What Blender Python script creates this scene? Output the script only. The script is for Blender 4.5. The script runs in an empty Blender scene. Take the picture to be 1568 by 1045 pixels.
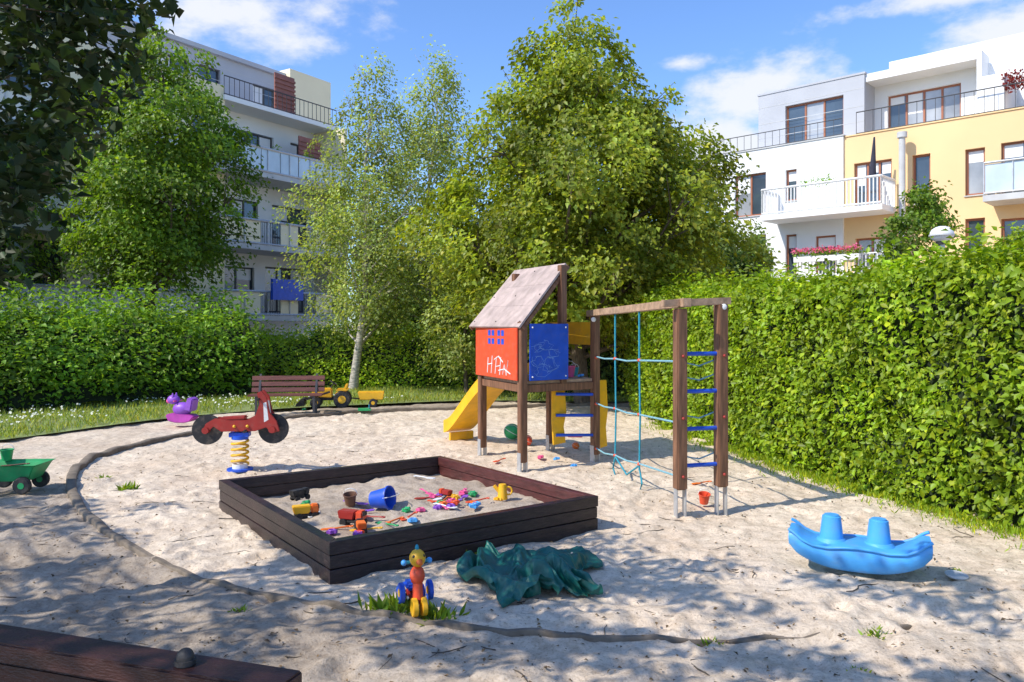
import bpy, bmesh, math, random
import numpy as np
from mathutils import Vector, Matrix, Euler
R=math.radians
rng=np.random.default_rng(7); random.seed(7)
sc=bpy.context.scene
COL=sc.collection
# ------------------------------------------------------------ cloth heap (simulated first, while the scene is empty)
def cloth_heap():
    n=66; V=[];F=[]
    for i in range(n):
        for j in range(n):
            u=i/(n-1)-.5; v=j/(n-1)
            x=u*1.15+.05*math.sin(v*5+1); y=.075*math.sin(u*30+2.2*math.sin(v*4)+v*2)+.05*math.sin(v*9+u*5)
            h=v*1.25
            V.append((x*(1+.15*math.sin(v*6)),y-h*.66+.35,.05+h*.76+.05*math.sin(u*7)))
    F=[(i*n+j,(i+1)*n+j,(i+1)*n+j+1,i*n+j+1) for i in range(n-1) for j in range(n-1)]
    me=bpy.data.meshes.new('t'); me.from_pydata(V,[],F); o=bpy.data.objects.new('t',me); COL.objects.link(o)
    pm=bpy.data.meshes.new('f'); pm.from_pydata([(-5,-5,0),(5,-5,0),(5,5,0),(-5,5,0)],[],[(0,1,2,3)]); fo=bpy.data.objects.new('f',pm); COL.objects.link(fo)
    cm=fo.modifiers.new('c','COLLISION'); fo.collision.thickness_outer=.01; fo.collision.cloth_friction=25
    md=o.modifiers.new('cl','CLOTH'); s=md.settings; s.quality=6; s.mass=.25; s.tension_stiffness=20; s.compression_stiffness=20; s.shear_stiffness=8; s.bending_stiffness=.35; s.air_damping=1.5
    c=md.collision_settings; c.distance_min=.01; c.use_self_collision=True; c.self_distance_min=.008; c.collision_quality=2
    md.point_cache.frame_start=1; md.point_cache.frame_end=60; sc.frame_start=1; sc.frame_end=60
    for f in range(1,37): sc.frame_set(f)
    dg=bpy.context.evaluated_depsgraph_get(); ev=o.evaluated_get(dg); m2=bpy.data.meshes.new_from_object(ev)
    co=np.empty(len(m2.vertices)*3); m2.vertices.foreach_get('co',co); co=co.reshape(-1,3)
    bpy.data.objects.remove(o); bpy.data.objects.remove(fo); sc.frame_set(1)
    return co,F
try:
    CH,CF=cloth_heap()
    if not np.isfinite(CH).all() or abs(CH).max()>6: CH=None
except Exception as ex_: print('cloth',ex_); CH=None
if CH is None:
    n_=66; uu_,vv_=np.meshgrid(np.linspace(-.5,.5,n_),np.linspace(-.5,.5,n_),indexing='ij'); uu_=uu_.ravel(); vv_=vv_.ravel()
    CH=np.stack([uu_*1.2,vv_,.02+.12*np.abs(np.sin(uu_*14+3*np.sin(vv_*6)))*(1-4*np.maximum(uu_**2,vv_**2))],1)
    CF=[(i*n_+j,(i+1)*n_+j,(i+1)*n_+j+1,i*n_+j+1) for i in range(n_-1) for j in range(n_-1)]
# ------------------------------------------------------------ materials
def nt(name):
    m=bpy.data.materials.new(name); m.use_nodes=True
    return m,m.node_tree,m.node_tree.nodes,m.node_tree.links
def mat(name,col,rough=.6,var=.2,scale=6,bump=.15,bscale=60,stretch=(1,1,1),metal=0,spec=.5,dirt=0.0):
    m,t,N,L=nt(name); b=N['Principled BSDF']
    tc=N.new('ShaderNodeTexCoord'); mp=N.new('ShaderNodeMapping'); mp.inputs['Scale'].default_value=stretch
    L.new(tc.outputs['Object'],mp.inputs['Vector'])
    n=N.new('ShaderNodeTexNoise'); n.inputs['Scale'].default_value=scale; n.inputs['Detail'].default_value=6
    L.new(mp.outputs[0],n.inputs['Vector'])
    cr=N.new('ShaderNodeValToRGB')
    c=np.array(col[:3]); a=c*(1-var); bb=np.minimum(c*(1+var),.95)
    cr.color_ramp.elements[0].position=.3; cr.color_ramp.elements[1].position=.7
    cr.color_ramp.elements[0].color=(*a,1); cr.color_ramp.elements[1].color=(*bb,1)
    L.new(n.outputs['Fac'],cr.inputs['Fac'])
    out=cr.outputs['Color']
    if dirt>0:
        n3=N.new('ShaderNodeTexNoise'); n3.inputs['Scale'].default_value=scale*2.3; n3.inputs['Detail'].default_value=8
        L.new(mp.outputs[0],n3.inputs['Vector'])
        mr=N.new('ShaderNodeMapRange'); mr.inputs[1].default_value=.5; mr.inputs[2].default_value=.75; mr.inputs[4].default_value=dirt
        L.new(n3.outputs['Fac'],mr.inputs[0])
        mx=N.new('ShaderNodeMixRGB'); mx.inputs[2].default_value=(.25,.2,.15,1)
        L.new(mr.outputs[0],mx.inputs[0]); L.new(out,mx.inputs[1]); out=mx.outputs[0]
    L.new(out,b.inputs['Base Color'])
    n2=N.new('ShaderNodeTexNoise'); n2.inputs['Scale'].default_value=bscale; n2.inputs['Detail'].default_value=4
    L.new(mp.outputs[0],n2.inputs['Vector'])
    bp=N.new('ShaderNodeBump'); bp.inputs['Strength'].default_value=bump; bp.inputs['Distance'].default_value=.01
    L.new(n2.outputs['Fac'],bp.inputs['Height']); L.new(bp.outputs[0],b.inputs['Normal'])
    b.inputs['Roughness'].default_value=rough; b.inputs['Metallic'].default_value=metal
    b.inputs['Specular IOR Level'].default_value=spec
    return m
def leafmat(name,col,trans=.35,rough=.45,spec=.35):
    m,t,N,L=nt(name); b=N['Principled BSDF']; o=N['Material Output']
    at=N.new('ShaderNodeAttribute'); at.attribute_name='Col'
    mu=N.new('ShaderNodeMixRGB'); mu.blend_type='MULTIPLY'; mu.inputs[0].default_value=1; mu.inputs[2].default_value=(*col,1)
    L.new(at.outputs['Color'],mu.inputs[1]); L.new(mu.outputs[0],b.inputs['Base Color'])
    b.inputs['Roughness'].default_value=rough; b.inputs['Specular IOR Level'].default_value=spec
    tr=N.new('ShaderNodeBsdfTranslucent')
    m2=N.new('ShaderNodeMixRGB'); m2.blend_type='MULTIPLY'; m2.inputs[0].default_value=1; m2.inputs[2].default_value=(1.6,1.6,.5,1)
    L.new(mu.outputs[0],m2.inputs[1]); L.new(m2.outputs[0],tr.inputs['Color'])
    ms=N.new('ShaderNodeMixShader'); ms.inputs[0].default_value=trans
    L.new(b.outputs[0],ms.inputs[1]); L.new(tr.outputs[0],ms.inputs[2]); L.new(ms.outputs[0],o.inputs['Surface'])
    return m
def glassmat(name,col,rough=.05):
    m=mat(name,col,rough=rough,var=.5,scale=.6,bump=.02,bscale=2,spec=1.0)
    return m
M={}
M['wood']=mat('wood_brown',(.20,.095,.05),.6,.45,5,.4,30,(6,6,.6))
M['woodtop']=mat('wood_weathered',(.40,.26,.165),.7,.3,5,.4,30,(3,3,3))
M['darkwood']=mat('dark_stained_wood',(.026,.013,.014),.34,.5,4,.5,25,(1.5,1.5,9),dirt=.14)
M['redwood']=mat('rail_wood',(.042,.013,.010),.5,.5,4,.4,30,(2,6,6))
M['roof']=mat('roof_plywood',(.44,.34,.30),.75,.25,5,.3,40,(1,1,1),dirt=.4)
M['red']=mat('red_paint',(.74,.085,.03),.45,.12,6,.1,50,dirt=.25)
M['redd']=mat('dark_red_plastic',(.36,.03,.022),.42,.15,6,.1,50,dirt=.18)
M['blue']=mat('blue_paint',(.012,.085,.55),.45,.15,5,.1,50,dirt=.12)
M['yellow']=mat('yellow_plastic',(.85,.46,.015),.45,.12,5,.08,50,dirt=.2)
M['lblue']=mat('light_blue_plastic',(.07,.36,.78),.42,.1,4,.15,60,dirt=.22)
M['black']=mat('black_rubber',(.02,.02,.022),.6,.3,8,.2,80,dirt=.3)
M['steel']=mat('galvanised_steel',(.5,.51,.52),.45,.15,8,.1,60,metal=.5)
M['white']=mat('white_plastic',(.75,.75,.74),.5,.08,8,.05,60)
M['purple']=mat('purple_plastic',(.26,.08,.50),.45,.15,6,.05,50,dirt=.1)
M['pink']=mat('pink_plastic',(.75,.10,.28),.45,.15,6,.05,50,dirt=.1)
M['green']=mat('green_plastic',(.02,.34,.11),.45,.2,6,.05,50,dirt=.2)
M['orange']=mat('orange_plastic',(.80,.17,.02),.45,.15,6,.05,50,dirt=.1)
M['teal']=mat('teal_rope',(.025,.28,.38),.8,.2,40,.3,120)
M['tealg']=mat('grey_teal_rope',(.20,.40,.46),.8,.2,40,.3,120)
M['tarp']=mat('green_tarp',(.006,.115,.092),.45,.3,7,.25,90,dirt=.15)
M['brown']=mat('brown_plastic',(.15,.07,.04),.5,.2,6,.05,50)
M['bark']=mat('bark',(.11,.085,.06),.9,.5,8,1.0,40,(4,4,1))
M['birch']=mat('birch_bark',(.42,.38,.33),.8,.6,6,.5,40,(1,1,5))
M['stucco_w']=mat('stucco_white',(.82,.82,.80),.9,.04,.6,.15,30)
M['stucco_c']=mat('stucco_cream',(.86,.75,.50),.9,.05,.6,.15,30)
M['stucco_o']=mat('stucco_peach',(.82,.57,.30),.9,.05,.5,.15,30)
M['stucco_g']=mat('cladding_grey',(.45,.46,.49),.7,.06,.8,.1,20)
M['slab']=mat('concrete_slab',(.52,.52,.51),.85,.1,2,.2,30)
M['frame']=mat('window_frame_brown',(.34,.12,.055),.5,.1,3,.1,30)
M['framed']=mat('window_frame_dark',(.05,.05,.055),.5,.1,3,.1,30)
M['glass']=glassmat('window_glass',(.05,.07,.09))
M['glass2']=glassmat('window_glass_curtain',(.32,.33,.34),.15)
M['balglass']=mat('frosted_glass',(.54,.63,.68),.2,.12,1.5,.05,10,spec=.8)
M['louvre']=mat('louvre_brown',(.26,.09,.065),.6,.2,3,.1,30)
M['kerb']=mat('kerb_rubber',(.17,.135,.10),.9,.35,7,.5,50,dirt=.6)
# ------------------------------------------------------------ mesh helpers
def link(me,name,parent=None,m=None,smooth=True,ang=35):
    o=bpy.data.objects.new(name,me); COL.objects.link(o)
    if m is not None: me.materials.append(m)
    if smooth:
        me.polygons.foreach_set('use_smooth',[True]*len(me.polygons))
        me.set_sharp_from_angle(angle=R(ang))
    if parent: o.parent=parent
    return o
def empty(name,loc=(0,0,0),rz=0):
    e=bpy.data.objects.new(name,None); e.location=loc; e.rotation_euler=(0,0,rz); e.empty_display_size=.2
    COL.objects.link(e); return e
def bm2o(bm,name,parent,m,loc=(0,0,0),rot=(0,0,0),smooth=True):
    bmesh.ops.recalc_face_normals(bm,faces=bm.faces)
    me=bpy.data.meshes.new(name); bm.to_mesh(me); bm.free()
    o=link(me,name,parent,m,smooth); o.location=loc; o.rotation_euler=rot; return o
def box(p,name,size,loc,m,rot=(0,0,0),bev=.006):
    bm=bmesh.new(); bmesh.ops.create_cube(bm,size=1)
    for v in bm.verts: v.co=Vector((v.co.x*size[0],v.co.y*size[1],v.co.z*size[2]))
    if bev>0: bmesh.ops.bevel(bm,geom=bm.edges[:],offset=min(bev,min(size)*.4),segments=2,affect='EDGES')
    return bm2o(bm,name,p,m,loc,rot)
def cyl(p,name,r,h,loc,m,rot=(0,0,0),r2=None,seg=20,bev=.004):
    bm=bmesh.new(); bmesh.ops.create_cone(bm,cap_ends=True,segments=seg,radius1=r,radius2=r if r2 is None else r2,depth=h)
    if bev>0:
        es=[e for e in bm.edges if abs(e.verts[0].co.z-e.verts[1].co.z)<1e-5]
        bmesh.ops.bevel(bm,geom=es,offset=bev,segments=3 if bev>.01 else 2,affect='EDGES')
    return bm2o(bm,name,p,m,loc,rot)
def sph(p,name,r,loc,m,sc_=(1,1,1),rot=(0,0,0)):
    bm=bmesh.new(); bmesh.ops.create_uvsphere(bm,u_segments=20,v_segments=12,radius=r)
    for v in bm.verts: v.co=Vector((v.co.x*sc_[0],v.co.y*sc_[1],v.co.z*sc_[2]))
    return bm2o(bm,name,p,m,loc,rot)
def torus(p,name,Rr,r,loc,m,rot=(0,0,0),s1=28,s2=10):
    V=[];F=[]
    for i in range(s1):
        a=2*math.pi*i/s1
        for j in range(s2):
            b=2*math.pi*j/s2; V.append(((Rr+r*math.cos(b))*math.cos(a),(Rr+r*math.cos(b))*math.sin(a),r*math.sin(b)))
    for i in range(s1):
        for j in range(s2):
            F.append((i*s2+j,((i+1)%s1)*s2+j,((i+1)%s1)*s2+(j+1)%s2,i*s2+(j+1)%s2))
    me=bpy.data.meshes.new(name); me.from_pydata(V,[],F); o=link(me,name,p,m); o.location=loc;o.rotation_euler=rot; return o
def beam(p,name,a,b,w,h,m,bev=.005):
    a=Vector(a);b=Vector(b);d=b-a;L=d.length;x=d.normalized()
    up=Vector((0,0,1)) if abs(x.z)<.95 else Vector((0,1,0))
    y=up.cross(x).normalized(); z=x.cross(y)
    o=box(p,name,(L,w,h),(0,0,0),m,bev=bev)
    o.matrix_local=Matrix(((x.x,y.x,z.x,(a.x+b.x)/2),(x.y,y.y,z.y,(a.y+b.y)/2),(x.z,y.z,z.z,(a.z+b.z)/2),(0,0,0,1)))
    return o
def tube_geo(V,F,pts,rad,seg=8,cap=True):
    pts=[Vector(q) for q in pts]; n=len(pts); st=len(V)
    for i,q in enumerate(pts):
        d=(pts[min(i+1,n-1)]-pts[max(i-1,0)]).normalized()
        up=Vector((0,0,1)) if abs(d.z)<.9 else Vector((1,0,0))
        u=d.cross(up).normalized(); v=d.cross(u)
        for j in range(seg):
            a=2*math.pi*j/seg; V.append(q+(u*math.cos(a)+v*math.sin(a))*rad[i])
    for i in range(n-1):
        for j in range(seg):
            F.append((st+i*seg+j,st+i*seg+(j+1)%seg,st+(i+1)*seg+(j+1)%seg,st+(i+1)*seg+j))
    if cap:
        F.append(tuple(st+j for j in range(seg))); F.append(tuple(st+(n-1)*seg+j for j in range(seg)))
def tube(p,name,pts,r,m,seg=8):
    V=[];F=[]; rad=r if isinstance(r,(list,tuple)) else [r]*len(pts)
    tube_geo(V,F,pts,rad,seg)
    me=bpy.data.meshes.new(name); me.from_pydata(V,[],F); return link(me,name,p,m,ang=60)
def prism(p,name,poly,t,m,loc=(0,0,0),rot=(0,0,0),bev=.006):
    bm=bmesh.new(); vs=[bm.verts.new((x,-t/2,z)) for x,z in poly]; f=bm.faces.new(vs)
    r=bmesh.ops.extrude_face_region(bm,geom=[f]); 
    for v in r['geom']:
        if isinstance(v,bmesh.types.BMVert): v.co.y+=t
    if bev>0: bmesh.ops.bevel(bm,geom=bm.edges[:],offset=bev,segments=2,affect='EDGES')
    return bm2o(bm,name,p,m,loc,rot)
def hexa(p,name,c8,m):
    me=bpy.data.meshes.new(name)
    me.from_pydata([tuple(c) for c in c8],[],[(0,1,2,3),(7,6,5,4),(0,4,5,1),(1,5,6,2),(2,6,7,3),(3,7,4,0)])
    bm=bmesh.new(); bm.from_mesh(me); bmesh.ops.recalc_face_normals(bm,faces=bm.faces); bm.to_mesh(me); bm.free()
    return link(me,name,p,m,smooth=False)
def board(p,name,a,b,z0,z1,t,m,bev=.006,off=0):
    a=Vector((a[0],a[1],0));b=Vector((b[0],b[1],0)); d=(b-a); n=Vector((d.y,-d.x,0)).normalized()
    a=a+n*off;b=b+n*off
    return beam(p,name,(a.x,a.y,(z0+z1)/2),(b.x,b.y,(z0+z1)/2),t,z1-z0,m,bev)
# ------------------------------------------------------------ numpy noise
def vn(x,y,seed=0):
    x=np.asarray(x,float);y=np.asarray(y,float)
    xi=np.floor(x);yi=np.floor(y);fx=x-xi;fy=y-yi
    fx=fx*fx*(3-2*fx);fy=fy*fy*(3-2*fy)
    h=lambda a,b:np.modf(np.abs(np.sin(a*127.1+b*311.7+seed*74.7)*43758.5453))[0]
    return (h(xi,yi)*(1-fx)+h(xi+1,yi)*fx)*(1-fy)+(h(xi,yi+1)*(1-fx)+h(xi+1,yi+1)*fx)*fy-.5
def sn(P,f=1.,seed=0):
    r=np.random.default_rng(seed); s=0
    for i in range(6):
        k=r.normal(size=3)*f*(1+.5*i); s=s+np.sin(P@k+r.uniform(0,6.28))/(1+.4*i)
    return s/3.2
# ------------------------------------------------------------ foliage
def unit(a): return a/np.maximum(np.linalg.norm(a,axis=1,keepdims=True),1e-6)
def leaves(name,parent,C,Nn,T,size,cv,m,asp=.6,fold=.18):
    n=len(C); Nn=unit(Nn); T=unit(T-Nn*np.sum(T*Nn,1,keepdims=True)); S=np.cross(Nn,T)
    sz=size[:,None]
    v0=C; v1=C+sz*(.45*T+.5*asp*S+fold*Nn); v2=C+sz*T; v3=C+sz*(.45*T-.5*asp*S+fold*Nn)
    V=np.stack([v0,v1,v2,v3],1).reshape(-1,3).astype(np.float32)
    b=(np.arange(n)*4)[:,None]
    Fc=np.concatenate([b+0,b+1,b+2,b+0,b+2,b+3],1).reshape(-1).astype(np.int32)
    me=bpy.data.meshes.new(name); me.vertices.add(4*n); me.vertices.foreach_set('co',V.ravel())
    me.loops.add(6*n); me.loops.foreach_set('vertex_index',Fc)
    me.polygons.add(2*n); me.polygons.foreach_set('loop_start',np.arange(0,6*n,3,dtype=np.int32))
    me.update(calc_edges=True)
    ca=me.color_attributes.new('Col','FLOAT_COLOR','POINT')
    cc=np.repeat(np.concatenate([cv,np.ones((n,1))],1),4,axis=0).astype(np.float32)
    ca.data.foreach_set('color',cc.ravel())
    me.materials.append(m); o=bpy.data.objects.new(name,me); COL.objects.link(o)
    if parent: o.parent=parent
    return o
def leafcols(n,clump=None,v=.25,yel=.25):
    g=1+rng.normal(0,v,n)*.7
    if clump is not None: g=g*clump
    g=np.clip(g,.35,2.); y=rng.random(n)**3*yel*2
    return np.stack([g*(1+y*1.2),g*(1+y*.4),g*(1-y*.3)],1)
def tree(name,base,prof,H,lean,nclump,crad,nleaf,lsize,m,bark,tr=.15,droop=.3,flat=.6,inner=.25,limbs=50,seed=1,nz=.25,asp=.65,toph=.86):
    global rng
    rng=np.random.default_rng(seed)
    e=empty(name,base)
    zs=np.array([q[0] for q in prof]);rs=np.array([q[1] for q in prof])
    zz=np.linspace(zs[0],zs[-1],200); w=np.interp(zz,zs,rs)**1.4+.08; w/=w.sum()
    z=rng.choice(zz,nclump,p=w); a=rng.uniform(0,2*math.pi,nclump)
    r=np.interp(z,zs,rs); rho=inner+(1-inner)*rng.random(nclump)**.6
    r=r*(1+nz*np.sin(a*3+z*1.7+seed)+nz*.6*np.sin(a*5-z*2.9))*rho
    ax=lambda q:np.stack([lean[0]*(q/H)+.12*np.sin(q*.9+seed),lean[1]*(q/H)+.12*np.cos(q*.8),q],1)
    cc=ax(z)+np.stack([r*np.cos(a),r*np.sin(a),0*r],1)
    cs=crad*rng.uniform(.55,1.45,nclump)
    idx=np.repeat(np.arange(nclump),(nleaf*(cs/crad)**1.6).astype(int))
    n=len(idx); g=rng.normal(size=(n,3)); g=unit(g)*(rng.random((n,1))**.5)*rng.choice([1,1,1,1.5],(n,1))
    off=g*cs[idx][:,None]*np.array([1,1,flat])
    out=np.stack([np.cos(a),np.sin(a),np.zeros(nclump)],1)[idx]
    along=np.sum(off*out,1); off[:,2]-=droop*np.maximum(along+cs[idx]*.3,0)**1.0
    C=cc[idx]+off
    Nn=np.array([0,0,.8])+out*.7+rng.normal(size=(n,3))*.65
    T=out*.6+np.array([0,0,-.7])+rng.normal(size=(n,3))*.6
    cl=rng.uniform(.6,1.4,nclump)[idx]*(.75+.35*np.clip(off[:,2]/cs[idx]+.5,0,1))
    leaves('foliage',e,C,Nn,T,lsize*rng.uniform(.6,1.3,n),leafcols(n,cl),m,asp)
    V=[];F=[]
    q=np.linspace(-.1,H*toph,12); p=ax(q)
    tube_geo(V,F,p,[tr*(1.25 if i==0 else 1)*(1-.93*i/11)+.008 for i in range(12)],10)
    order=rng.permutation(nclump)[:limbs]
    for i in order:
        zb=max(zs[0]*.6,cc[i,2]-r[i]*rng.uniform(.5,1.0)); zb=min(zb,H*.8)
        s=ax(np.array([zb]))[0]; t=cc[i]; mid=(s+t)/2+np.array([0,0,-.08*r[i]])+rng.normal(size=3)*.06*r[i]
        rb=tr*(1-.9*zb/H)*.45
        tube_geo(V,F,[s,mid,t],[rb,rb*.6,.008],6,False)
        for k in range(3):
            t2=t+rng.normal(size=3)*cs[i]*.6; tube_geo(V,F,[mid*.4+t*.6,t2],[rb*.35,.004],4,False)
    me=bpy.data.meshes.new('trunk_and_limbs'); me.from_pydata([tuple(v) for v in V],[],F); link(me,'trunk_and_limbs',e,bark,ang=60)
    return e
def hedge(name,path,H,th,dens,lsize,m,core,rough=.12,seed=3,side=1,freq=1.6,vary=0.,backs=False,v=.25,spike=.06,slen=.15,slope=0.,scatter=.07):
    global rng
    rng=np.random.default_rng(seed); e=empty(name,(0,0,0))
    P=np.array(path,float); d=np.diff(P,axis=0); sl=np.hypot(d[:,0],d[:,1]); cum=np.r_[0,np.cumsum(sl)]; Lt=cum[-1]
    def at(s):
        x=np.interp(s,cum,P[:,0]);y=np.interp(s,cum,P[:,1])
        i=np.clip(np.searchsorted(cum,s)-1,0,len(d)-1); dd=d[i]/sl[i][:,None]
        return x,y,np.stack([dd[:,1]*side,-dd[:,0]*side],1)
    per=H+th+(H if backs else 0)
    def surf(s,u,inset=0.):
        x,y,nn=at(s); hh=H*(1+vary*(vn(s*.45,s*0+3.3,seed)*2+vn(s*1.3,s*0+1.3,seed)))
        uu=u*per
        front=uu<H; top=(uu>=H)&(uu<H+th)
        z=np.where(front,uu/H*hh,np.where(top,hh,hh-(uu-H-th)))
        w=np.where(front,(uu/H)**2*slope,np.where(top,slope+(uu-H),th))
        P3=np.stack([x-nn[:,0]*w,y-nn[:,1]*w,z],1)
        N3=np.where(front[:,None],unit(np.stack([nn[:,0],nn[:,1],0*x+.1+slope],1)),np.where(top[:,None],np.array([0,0,1.]),np.stack([-nn[:,0],-nn[:,1],0*x],1)))
        k=np.clip(1-np.abs(uu-H)/.25,0,1)
        P3[:,2]-=k*.10; P3[:,:2]-=nn*(k*.10)[:,None]*np.where(front,1,0)[:,None]
        D=rough*(sn(P3,freq,seed)+.6*sn(P3,freq*3,seed+1))-inset
        return P3+N3*D[:,None],N3
    n=int(dens*Lt*per); s=rng.random(n)*Lt; u=rng.random(n)
    C,N3=surf(s,u); C=C-N3*(rng.exponential(scatter,n)-scatter*.7)[:,None]
    sp=rng.random(n)<spike; C[sp]+=N3[sp]*rng.random((sp.sum(),1))*slen+np.array([0,0,slen*.4])
    C[:,2]=np.maximum(C[:,2],.02)
    Nn=N3*.8+np.array([0,0,.45])+rng.normal(size=(n,3))*.6
    T=np.array([0,0,-.3])+N3*.4+rng.normal(size=(n,3))*.8
    cl=1+.5*sn(C,2.2,seed+5)+.3*sn(C,7.,seed+6)
    leaves('foliage',e,C,Nn,T,lsize*rng.uniform(.55,1.4,n),leafcols(n,cl,v),m,.62)
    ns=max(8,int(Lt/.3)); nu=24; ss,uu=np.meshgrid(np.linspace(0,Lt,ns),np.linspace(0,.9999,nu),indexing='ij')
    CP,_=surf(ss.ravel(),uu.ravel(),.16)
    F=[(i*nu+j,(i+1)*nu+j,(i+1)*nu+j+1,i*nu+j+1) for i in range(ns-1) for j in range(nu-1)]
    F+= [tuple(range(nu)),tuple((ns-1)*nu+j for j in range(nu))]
    me=bpy.data.meshes.new('dark_filler_core'); me.from_pydata([tuple(c) for c in CP],[],F); link(me,'dark_filler_core',e,core)  # dark shell added behind the leaves to block see-through
    return e
LM={}
LM['linden']=leafmat('leaf_linden',(.26,.335,.042),.4)
LM['birch']=leafmat('leaf_birch',(.30,.385,.11),.45)
LM['mid']=leafmat('leaf_mid',(.155,.27,.028),.4)
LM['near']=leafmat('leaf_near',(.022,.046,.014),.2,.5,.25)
LM['hedge']=leafmat('leaf_hedge',(.225,.345,.020),.35,.45)
LM['shrub']=leafmat('leaf_shrub',(.18,.33,.036),.42)
LM['far']=leafmat('leaf_far',(.32,.46,.045),.42)
LM['bg']=leafmat('leaf_background',(.15,.24,.06))
LM['grass']=leafmat('grass_blade',(.25,.34,.07))
LM['petal']=leafmat('petal_white',(.75,.75,.68))
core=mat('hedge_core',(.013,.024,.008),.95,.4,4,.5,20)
# ------------------------------------------------------------ ground
kerbpts=[(3.9,18.2),(1.5,18.6),(-1.26,17.9),(-3.27,17.3),(-4.72,15.9),(-5.69,14.0),(-6.09,12.2),(-6.03,10.97),(-5.45,9.6),(-4.43,8.07),(-3.18,6.70),(-2.19,5.88),(-1.40,5.50),(-.72,5.25),(.067,5.01),(.81,4.91),(1.75,5.0),(2.74,5.29),(3.9,5.75),(5.2,6.3)]
def smooth_path(p,n):
    p=np.array(p,float); out=[]
    for i in range(len(p)-1):
        p0=p[max(i-1,0)];p1=p[i];p2=p[i+1];p3=p[min(i+2,len(p)-1)]
        for k in range(n):
            t=k/n; out.append(.5*((2*p1)+(-p0+p2)*t+(2*p0-5*p1+4*p2-p3)*t*t+(-p0+3*p1-3*p2+p3)*t**3))
    out.append(p[-1]); return np.array(out)
KP=smooth_path(kerbpts,8)
def inside(x,y,poly):
    c=np.zeros(x.shape,bool); n=len(poly); j=n-1
    for i in range(n):
        xi,yi=poly[i];xj,yj=poly[j]
        cond=((yi>y)!=(yj>y))&(x<(xj-xi)*(y-yi)/(yj-yi+1e-12)+xi); c^=cond; j=i
    return c
def height(x,y):
    return .05*vn(x*.6,y*.6,1)+.045*vn(x*2.3,y*2.3,2)+.030*vn(x*5.5,y*5.5,3)+.018*vn(x*12,y*12,4)
near_x=np.arange(-7.6,6.6,.04); near_y=np.r_[np.arange(3.4,10,.035),np.arange(10,19,.07)]
gx=np.r_[-600,-300,-120,-60,-35,-25,-18,-13,-10,-8.5,near_x,7.5,9,12,18,25,40,80,200,600]
gy=np.r_[-600,-200,-60,-20,-8,-3,-1,0,1,2,2.8,near_y,19.5,21,24,30,40,60,120,300,600]
X,Y=np.meshgrid(gx,gy,indexing='ij'); fade=((X>-9)&(X<8)&(Y>2)&(Y<22)).astype(float)
Z=height(X,Y)*fade
r2=np.random.default_rng(5)
for k in range(1300):
    cx=r2.uniform(-5.5,4.5);cy=3.6+14*r2.random()**1.5; a=r2.uniform(0,3.14); L1=r2.uniform(.09,.16);L2=L1*.45; dp=r2.uniform(.010,.030)
    m_=(np.abs(X-cx)<.4)&(np.abs(Y-cy)<.4); xx=X[m_]-cx;yy=Y[m_]-cy
    u=(xx*math.cos(a)+yy*math.sin(a))/L1;v=(-xx*math.sin(a)+yy*math.cos(a))/L2; q=u*u+v*v
    Z[m_]+=dp*(-np.exp(-q*1.2)+.55*np.exp(-(np.sqrt(q)-1.5)**2*4))
ins=inside(X,Y,[tuple(p) for p in KP]+[(6,9),(5,16)])
ni,nj=X.shape
V=np.stack([X,Y,Z],-1).reshape(-1,3)
I,J=np.meshgrid(np.arange(ni-1),np.arange(nj-1),indexing='ij'); b=(I*nj+J).ravel()
F=np.stack([b,b+nj,b+nj+1,b+1],1).astype(np.int32)
me=bpy.data.meshes.new('ground'); me.vertices.add(len(V)); me.vertices.foreach_set('co',V.astype(np.float32).ravel())
me.loops.add(F.size); me.loops.foreach_set('vertex_index',F.ravel()); me.polygons.add(len(F)); me.polygons.foreach_set('loop_start',np.arange(0,F.size,4,dtype=np.int32)); me.update(calc_edges=True)
me.polygons.foreach_set('use_smooth',[True]*len(F))
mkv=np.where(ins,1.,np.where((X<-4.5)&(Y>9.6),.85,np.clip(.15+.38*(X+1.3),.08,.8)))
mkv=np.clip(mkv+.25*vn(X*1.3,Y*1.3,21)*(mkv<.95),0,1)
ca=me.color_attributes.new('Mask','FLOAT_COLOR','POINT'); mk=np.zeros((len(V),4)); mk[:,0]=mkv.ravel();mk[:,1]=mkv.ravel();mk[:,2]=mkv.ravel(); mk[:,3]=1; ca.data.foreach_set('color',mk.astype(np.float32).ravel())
m,t,N,L=nt('sand_and_dirt'); bs=N['Principled BSDF']
tc=N.new('ShaderNodeTexCoord'); at=N.new('ShaderNodeAttribute'); at.attribute_name='Mask'
def noise(sc_,det=6,ro=.6):
    n=N.new('ShaderNodeTexNoise'); n.inputs['Scale'].default_value=sc_; n.inputs['Detail'].default_value=det; n.inputs['Roughness'].default_value=ro; L.new(tc.outputs['Object'],n.inputs['Vector']); return n
n1=noise(.9); n2=noise(9,6,.7); n3=noise(45,5,.8)
def ramp(src,a,b,ca_,cb_):
    r=N.new('ShaderNodeValToRGB'); r.color_ramp.elements[0].position=a;r.color_ramp.elements[1].position=b; r.color_ramp.elements[0].color=(*ca_,1);r.color_ramp.elements[1].color=(*cb_,1); L.new(src,r.inputs[0]); return r
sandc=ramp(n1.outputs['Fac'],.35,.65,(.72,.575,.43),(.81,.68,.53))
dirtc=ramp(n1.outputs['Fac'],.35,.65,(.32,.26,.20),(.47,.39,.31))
mx=N.new('ShaderNodeMixRGB'); L.new(at.outputs['Color'],mx.inputs[0]); L.new(dirtc.outputs[0],mx.inputs[1]); L.new(sandc.outputs[0],mx.inputs[2])
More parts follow.
